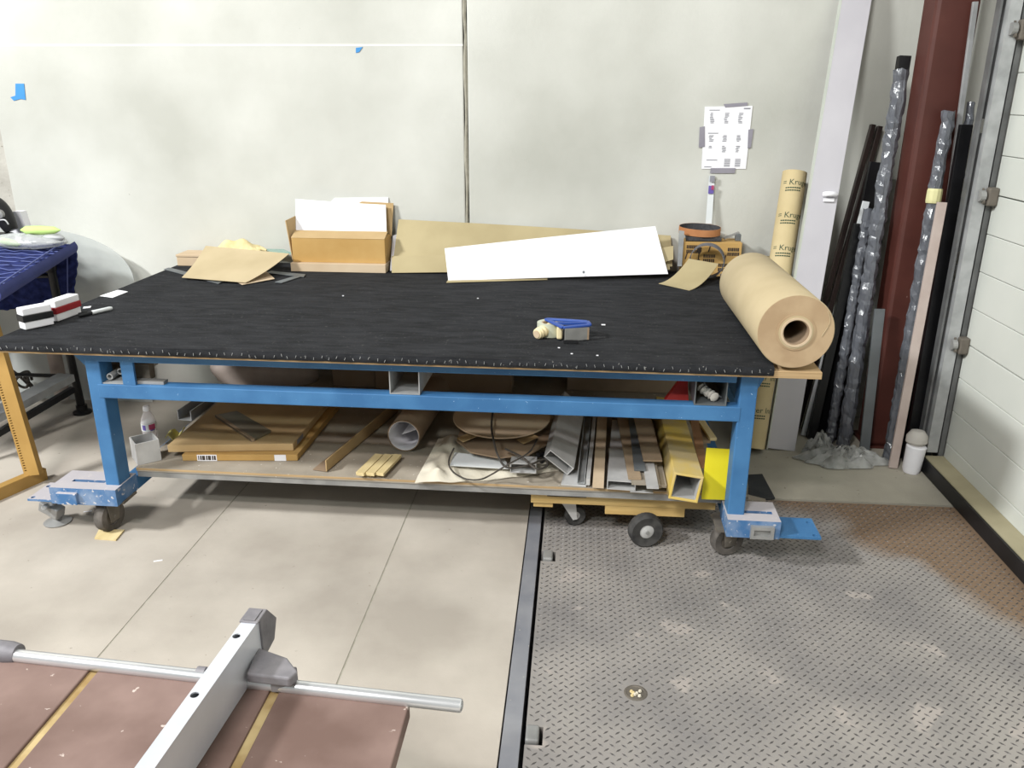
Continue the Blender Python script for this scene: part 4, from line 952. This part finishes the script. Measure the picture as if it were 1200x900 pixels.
def wrapped(bx, top, Yb, rad, nm, lab, m='wrap', tip=None, sl=.1):
    p0, p1 = leanline(bx, top, Yb, sl, .012)
    t = thing(nm, p0, lab, 'profile')
    n = 70; pts = [p0.lerp(p1, i/n)+V((random.uniform(-.003, .003), random.uniform(-.003, .003), 0)) for i in range(n+1)]
    rs = [rad*(1+random.uniform(-.05, .05)+.06*math.sin(_*.9)) for _ in range(n+1)]
    tb_ = MB().tube(pts, lambda q: rs[min(n, int(round(q*n)))], 9)
    tb_.v = [p+V((random.uniform(-1, 1), random.uniform(-1, 1), random.uniform(-2, 2)))*(rad*.11) for p in tb_.v]
    tb_.build('plastic_wrap', m, t)
    if tip:
        d = (p1-p0).normalized(); MB().bar(p1-d*.02, p1+d*tip, rad*1.5, rad*1.3, Y3).build('profile_tip', 'blackm', t)
    return t
wrapped(988, (1057, 82), 4.04, .034, 'wrapped_profile', 'tall plastic wrapped profile with black tip beside red column', tip=.06)
wrapped(972, (1018, 245), 4.10, .024, 'wrapped_profile', 'shorter plastic wrapped profile among the black profiles')
upright(1012, (1031, 362), .048, .014, 'greym', 'grey_strip', 'flat grey strip standing before the red column', 'strip', 3.94, .08)
wp2 = wrapped(1040, (1112, 130), 3.865, .028, 'wrapped_profile', 'plastic wrapped profile with yellow tape before the red column', sl=.08)
p0, p1 = leanline(1040, (1112, 130), 3.865, .08, .012); q = p0.lerp(p1, .775); dq = (p1-p0).normalized()
MB().lathe(q, dq, [(.031, -.03), (.033, -.02), (.033, .025), (.031, .035)], 12).build('yellow_tape_band', mat('tape_yellow', 'cfc98a', 'd6d095', .6), wp2)
upright(1046, (1104, 237), .042, .014, 'pinkm', 'pink_strip', 'pinkish tan strip leaning before black profiles by the door', 'strip', 3.80, .05)
upright(1064, (1132, 146), .052, .028, 'blackm', 'black_profile', 'tall black profile leaning between pinkish strip and door track', 'profile', 3.875, .05)
upright(1056, (1124, 200), .03, .026, 'blackm', 'black_profile', 'slim black profile behind the pinkish strip', 'profile', 3.935, .03)
upright(1072, (1143, 2), .022, .016, 'galv', 'grey_rod', 'tall thin grey metal rod leaning beside the door track', 'rod', 3.975, .02)
wrapped(1076, (1138, 120), 4.012, .018, 'wrapped_profile', 'thin plastic wrapped profile beside the door track', sl=.01)
# crumpled film at the foot
def heap(cx, cy, rx, ry, h, nm, m, lab, cat, seed):
    rnd = random.Random(seed); ph = [rnd.uniform(0, 6.3) for _ in range(6)]
    def fn(u, v):
        a = u*2*math.pi; r = v
        e = 1+.18*math.sin(3*a+ph[5])+.1*math.sin(7*a+ph[2]); x = cx+rx*r*e*math.cos(a); y = cy+ry*r*e*math.sin(a)
        z = h*(1-r**3)*(.55+.3*abs(math.sin(2.5*a+ph[0]+4*r))+.15*math.sin(8*a+ph[4]))+.03*abs(math.sin(11*a+ph[1]+5*r))*(1-r)+.02*abs(math.sin(13*r+ph[3]+4*a))*(1-r)
        return (x, y, max(.003, z)+.003)
    return tag(MB().sheet(fn, 48, 12, .0015).build(nm, m, smooth=True), lab, cat)
c = PZ(990, 545, 0); heap(c.x-.0, c.y+.02, .22, .07, .06, 'plastic_film_heap', 'wrappale', 'crumpled clear plastic film at the foot of the profiles', 'plastic film', 3)
c = PZ(960, 528, .03); heap(c.x, c.y, .075, .05, .10, 'plastic_film_heap', 'wrappale', 'rounded plastic film bundle at the foot of black profiles', 'plastic film', 5)
c = PZ(1067, 553, 0); cup = thing('wrapped_roll', (c.x, c.y, 0), 'white paper wrapped roll standing by the door track', 'roll')
MB().lathe((c.x, c.y, .001), (.05, 0, 1), [(.036, 0), (.042, .02), (.044, .10), (.046, .135), (.04, .14)], 20).build('paper_wrap', 'white', cup, smooth=True)
MB().lathe((c.x+.008, c.y+.01, .135), (0, .1, 1), [(.03, 0), (.05, .02), (.048, .05), (.03, .075), (.01, .08)], 14).build('cloth_top', 'rag', cup, smooth=True)

# ================================================================== LEFT RACK WITH BLANKET
rk = thing('pipe_rack', PZ(97, 484, 0), 'black pipe rack standing left of the workbench', 'rack')
lb_ = PZ(97, 484, 0)
zt = .93
MB().tube([lb_+V((0, 0, .0)), PY(66, 345, lb_.y-.05), V((PY(58, 306, lb_.y-.05).x, lb_.y-.05, zt))], .022, 12).build('upright_pipe', 'blackm', rk, smooth=True)
cpl = PY(58, 312, lb_.y-.05); MB().lathe(cpl-V((0, 0, .03)), (0, 0, 1), [(.026, 0), (.034, .01), (.034, .035), (.028, .05), (.036, .055), (.036, .065)], 14).build('pipe_coupling', 'blackm', rk, smooth=True)
MB().tube([PY(57, 323, lb_.y-.05), PY(10, 324, lb_.y-.05), PY(-60, 325, lb_.y-.05)], .013, 10).build('cross_pipe', 'blackm', rk)
MB().lathe(lb_, (0, 0, 1), [(.05, 0), (.05, .012), (.03, .02), (.03, .05)], 16).build('foot_flange', 'blackm', rk, smooth=True)
MB().tube([lb_+V((-.9, 0, 0)), lb_+V((-.9, 0, .9))], .022, 10).build('upright_pipe', 'blackm', rk)
MB().tube([lb_+V((-.0, 0, .22)), lb_+V((-.9, 0, .22))], .012, 8).build('cross_pipe', 'blackm', rk)
# blanket: top sheet and hanging side, zigzag quilting as relief
bl_ = thing('moving_blanket', PY(40, 300, 4.1), 'navy quilted moving blanket draped over the pipe rack', 'blanket')
tr_ = PY(86, 287, 4.16); fr_ = PZ(-6, 343, .955); 
tl_ = V((-3.6, 4.2, tr_.z+.0)); fl2 = V((-3.7, fr_.y-.1, .96))
def quilt(s_, t): return -.010*abs(math.sin(s_*46+1.6*math.sin(t*24)))
def topfn(u, v):
    p = fl2.lerp(fr_, u).lerp(tl_.lerp(tr_, u), v); return p+V((0, 0, quilt(v*1.0, u)+.012*math.sin(math.pi*v)))
MB().sheet(topfn, 60, 60, .012).build('top_fold', 'navy', bl_, smooth=True)
def sidefn(u, v):
    p = fr_.lerp(tr_, u); 
    q = p+V((.014, -.0, -.028*v*1.0-.0)) if v < 1 else p
    return V((p.x+.012*math.sin(math.pi*v), p.y, p.z+.012-.045*v))
MB().sheet(sidefn, 20, 6, .01).build('hem', mat('navy_hem', '2b3573', '353f80', .95), bl_, smooth=True)
bt0 = PY(90, 360, 4.19); bt1 = PY(-40, 368, 4.19)
def backfn(u, v):
    top = V((tl_.x, 4.19, tr_.z)).lerp(V((tr_.x, 4.17, tr_.z)), u); bot = V((tl_.x, 4.19, bt1.z)).lerp(bt0, u)
    p = top.lerp(bot, v); return p+V((.012*math.sin(v*6)*u, -quilt(v*.45, u*1.1)-.01*math.sin(u*19), 0))
MB().sheet(backfn, 90, 60, .01).build('hanging_side', 'navy', bl_, smooth=True)
MB().tube([V((tr_.x-.035, 4.155, tr_.z-.02)), V((bt0.x-.035, 4.165, bt0.z+.01))], .0035, 6).build('stitch_line', 'navyline', bl_)
MB().tube([fr_+V((-.02, .06, .02)), tr_+V((-.05, -.0, .016))], .0035, 6).build('stitch_line', 'navyline', bl_)
for k in range(9):
    MB().tube([V(backfn(.35+.64*i/26, .06+.1*k+.035*(1-abs((i % 8)/4-1))))+V((0, -.004, 0)) for i in range(27)], .0026, 5).build('stitch_line', 'navyline', bl_)
for k in range(12):
    v_ = .06+.08*k
    MB().tube([V(topfn(.2+.8*i/20, min(1, v_+.02*(1-abs((i % 6)/3-1)))))+V((0, 0, .003)) for i in range(21)], .0026, 5).build('stitch_line', 'navyline', bl_)
# things on it
bz = tr_.z+.012
bag = thing('glove_bag', PZ(40, 288, bz), 'clear plastic bag with lime green gloves on the blanket', 'plastic bag')
c = PY(36, 279, 3.98)
def bagfn(u, v):
    a = u*2*math.pi; s_ = math.sin(math.pi*v); 
    return (c.x-.02+(.20+.012*math.sin(7*a))*s_*math.cos(a), c.y+.08*s_*math.sin(a), bz+.036-.036*math.cos(math.pi*v)*(1+.15*math.sin(5*a)))
MB().sheet(bagfn, 36, 12, .0008).build('film', 'clear', bag, smooth=True)
for i, (px, py, sx, sy, m) in enumerate(((10, 281, .055, .025, 'lime'), (46, 270, .10, .03, 'lime'), (40, 281, .07, .03, 'greybelt'), (62, 279, .055, .025, 'galv'), (33, 284, .02, .015, 'white'))):
    q = PY(px, py, 3.98-.005*i)
    MB().lathe(q-V((sx, 0, 0)), (1, .1, -.25 if i == 0 else 0), [(.003, 0), (sy*.7, sx*.3), (sy*.75, sx), (sy*.6, sx*1.7), (.003, sx*2)], 10).build('packed_glove' if i < 2 else 'packed_part', m, bag, smooth=True)
pt = thing('power_tool', PZ(0, 285, bz), 'black power tool with rounded body lying on the blanket', 'power tool')
q0, q1 = PY(-12, 236, 4.15), PY(14, 270, 4.15)
MB().tube(smoothpath([q0, q0.lerp(q1, .4)+V((.01, 0, .01)), q1], 6), lambda t: .030+.022*math.sin(math.pi*min(1, t*.8+.15)), 16).build('tool_body', 'black', pt, smooth=True)
q2 = PY(0, 251, 4.11); MB().lathe(q2, (.2, -1, 0), [(.025, 0), (.022, .02), (.006, .024)], 16).build('tool_hub', 'aludull', pt, smooth=True)
MB().tube(smoothpath([PY(0, 258, 4.09), PY(6, 258, 4.09), PY(10, 263, 4.09)], 5), .004, 6).build('guard_wire', 'galv', pt)
MB().box(q2.x-.08, q2.x+.02, 4.085, 4.17, bz, bz+.05).build('tool_foot', 'black', pt, bev=.01)
P = [PY(12, 285, 4.22), PY(36, 285, 4.22), PY(24, 248, 4.24), PY(14, 248, 4.24)]
tag(MB().prism(P, (0, .05, 0)).build('white_block', 'white'), 'white wedge block standing behind the black tool', 'block')
# large translucent plastic sheet, dome shaped, behind rack and bench
cs_ = V((PY(60, 330, 4.36).x, 4.36, .0)); w_ = PY(158, 330, 4.36).x-cs_.x; hz = PY(70, 267, 4.36).z
def dome(u, v):
    a = math.pi*u; x = cs_.x-.25+(w_+.25)*math.cos(a) if False else cs_.x-.1+(w_+.1)*(math.cos(a) if a < math.pi/2 else math.cos(a)*1.3)
    return (x, 4.36+.045*math.sin(math.pi*u)*math.sin(3*v), max(.002, (.70+(hz-.70)*math.sin(a)**.8)*v))
tag(MB().sheet(dome, 36, 10, .003).build('plastic_sheet_roll', 'filmgrey', smooth=True), 'large translucent plastic sheet with rounded top behind the rack', 'plastic sheet')
# long metal sections on the rack's foot
a0, a1 = PZ(-40, 505, .20), PY(78, 442, 4.08)
tag(MB().channel(a0, a1, .10, .04, .004, (0, 0, -1)).build('metal_channel', 'galv'), 'long grey metal channel lying under the rack', 'channel')
a0, a1 = PZ(-40, 530, .08), PY(86, 456, 3.92)
tag(MB().bar(a0, a1, .03, .03).build('dark_bar', 'blackm'), 'dark square bar lying below the grey metal channel', 'bar')
lpz = PY(24, 445, 4.25)
cp = [lpz+V((.07*math.cos(i*.9), .03*math.sin(i*.7), .045*math.sin(i*1.3))) for i in range(16)]
tag(MB().tube(smoothpath(cp, 5), .008, 7).build('cable_coil', 'cable', smooth=True), 'tangled black cable coil hung on the rack pipe', 'cable')
c = PZ(110, 472, .0); tag(MB().box(c.x-.3, c.x+.25, 4.415, 4.475, .0, .012).build('floor_strip', 'olive'), 'thin grey green board strip on the floor by the wall', 'board')
ws = PY(30, 425, 4.32); tag(MB().tube(smoothpath([(ws.x-.25, 4.27, .04), (ws.x-.23, 4.27, .6), (ws.x+.02, 4.27, .66), (ws.x+.2, 4.27, .45), (ws.x+.22, 4.27, .04)], 6), lambda t: .04, 10).build('foam_roll', 'pinkwhite', smooth=True), 'pale bent foam roll under the blanket rack', 'foam')
# yellow frame at the left edge
yf = thing('yellow_rack', PZ(20, 575, 0), 'yellow perforated frame standing left of the workbench', 'frame')
fb0, fb1 = PZ(52, 556, .02), PZ(-40, 596, .02)
ft = PY(-2, 415, fb0.y-.02)
u0 = PZ(40, 556, .055)
MB().bar(fb0, fb1, .045, .075).build('base_bar', 'yellowpaint', yf, bev=.003)
dd = (ft-u0)
sbar = MB().bar(u0, u0+dd*1.25, .075, .03, Y3).build('side_bar', 'yellowpaint', yf, bev=.003)
hb = MB(); du = dd.normalized(); sa = du.cross(V(Y3)).normalized()
for i in range(44):
    c = u0+dd*(.05+i*.021)+sa*.024+V((0, -.0155, 0)); 
    hb.bar(c-sa*.006, c+sa*.006, .03, .005, du)
cut(sbar, hb)

# ================================================================== SAW TABLE IN THE FOREGROUND
SZ = .60
sw = thing('saw_table', (-.75, .9, 0), 'brown board saw table with chrome guide rod', 'table')
YB = 1.285; YFr = .35
rod0, rod1 = PZ(0, 766, SZ), PZ(541, 827, SZ)
rd = (rod1-rod0)
MB().lathe(rod0-rd*.25, rd, [(.0125, 0), (.0135, .002), (.0135, rd.length*1.25-.003), (.012, rd.length*1.25)], 20).build('guide_rod', 'chrome', sw, smooth=True)
MB().lathe(rod1, rd, [(.009, -.002), (.009, .0015)], 14).build('rod_bore', 'galv', sw)
ROFF = .004
gx = [-1.66, -.968, -.575, PZ(478, 826, SZ).x]
zt_ = SZ-.008
def ry(x): return rod0.y+(x-rod0.x)*rd.y/rd.x+.002
for i in range(3):
    a, c = gx[i]+.010, gx[i+1]-.010 if i < 2 else gx[i+1]
    MB().prism([(a, YFr, zt_-.035), (c, YFr, zt_-.035), (c, ry(c), zt_-.035), (a, ry(a), zt_-.035)], (0, 0, .035)).build('table_board', 'rust', sw, bev=.003)
for x in gx[1:3]:
    MB().prism([(x-.0105, YFr, zt_-.03), (x+.0105, YFr, zt_-.03), (x+.0105, ry(x)+.0, zt_-.03), (x-.0105, ry(x)+.0, zt_-.03)], (0, 0, .024)).build('wood_strip', 'plank', sw)
for x in (-1.5, -.5):
    for y in (.5, 1.05):
        MB().box(x-.03, x+.03, y-.03, y+.03, 0, zt_-.03).build('leg', 'galv', sw)
lbk = PZ(12, 765, SZ)
MB().lathe(lbk-rd.normalized()*.16, rd, [(.018, 0), (.024, .01), (.024, .16), (.02, .18)], 16).build('rod_bracket', 'cast', sw, smooth=True)
# fence
fz0, fz1 = SZ-.006, SZ+.100
l0, l1 = PZ(283, 727, fz1), PZ(157, 900, fz1); k0, k1 = PZ(305, 725, fz1), PZ(181, 900, fz1)
o0 = (l0+k0)/2; o0.z = 0; o1 = (l1+k1)/2; o1.z = 0
fd = (o1-o0).normalized(); fn_ = V((-fd.y, fd.x, 0)); fn_ = fn_ if fn_.x > 0 else -fn_
wdt = abs((k1-l1).dot(fn_)); Lf = .75; cen = o0
fe_ = thing('saw_fence', V((o0.x, o0.y-.25, fz0)), 'silver aluminium saw fence lying across the brown boards', 'fence')
fbm = MB().rtube(cen+V((0, 0, (fz0+fz1)/2)), cen+fd*Lf+V((0, 0, (fz0+fz1)/2)), wdt, fz1-fz0-.001, .003).build('fence_beam', 'alubright', fe_)
fh = MB().lathe(rod0-rd*.25, rd, [(.0145, 0), (.0145, rd.length*1.25)], 20)
for px, py in ((277, 745), (228, 814)):
    q = PZ(px, py, fz1); fh.lathe((q.x, q.y, fz1-.02), (0, 0, 1), [(.0080, 0), (.0080, .03)], 16)
cut(fbm, fh)
e_ = cen
for side_ in (0,):
    hw = wdt*.62
    pts_ = [(.012, fz1+.003), (-.035, fz1+.003), (-.075, fz1-.045), (-.055, fz0+.02), (0, fz0+.012), (0, fz1-.002), (.012, fz1-.002)]
    MB().prism([e_-fn_*hw+fd*a_+V((0, 0, z_)) for a_, z_ in pts_], fn_*(2*hw)).build('end_cap', 'cast', fe_, bev=.002)
    MB().prism([e_-fn_*hw*.6+fd*a_+V((0, 0, fz1+.003)) for a_ in (.008, -.03)]+[e_+fn_*hw*.6+fd*a_+V((0, 0, fz1+.003)) for a_ in (-.03, .008)], (0, 0, .002)).build('cap_ridge', 'cast', fe_)
cb = PZ(318, 795, SZ+.03)
MB().prism([PZ(x, y, SZ+.018) for x, y in ((290, 800), (302, 768), (338, 781), (350, 797), (340, 806))], (0, 0, .022)).build('rod_clamp', 'cast', fe_, bev=.004)
MB().prism([PZ(x, y, SZ-.0075) for x, y in ((318, 800), (350, 800), (348, 812), (318, 812))], (0, 0, .04)).build('clamp_jaw', 'cast', fe_, bev=.003)
q = PZ(236, 788, SZ+.005); MB().lathe(q, fn_*-1, [(.012, -.01), (.012, .008)], 14).build('clamp_knob', 'cast', fe_, smooth=True)
bpy.context.view_layer.update()
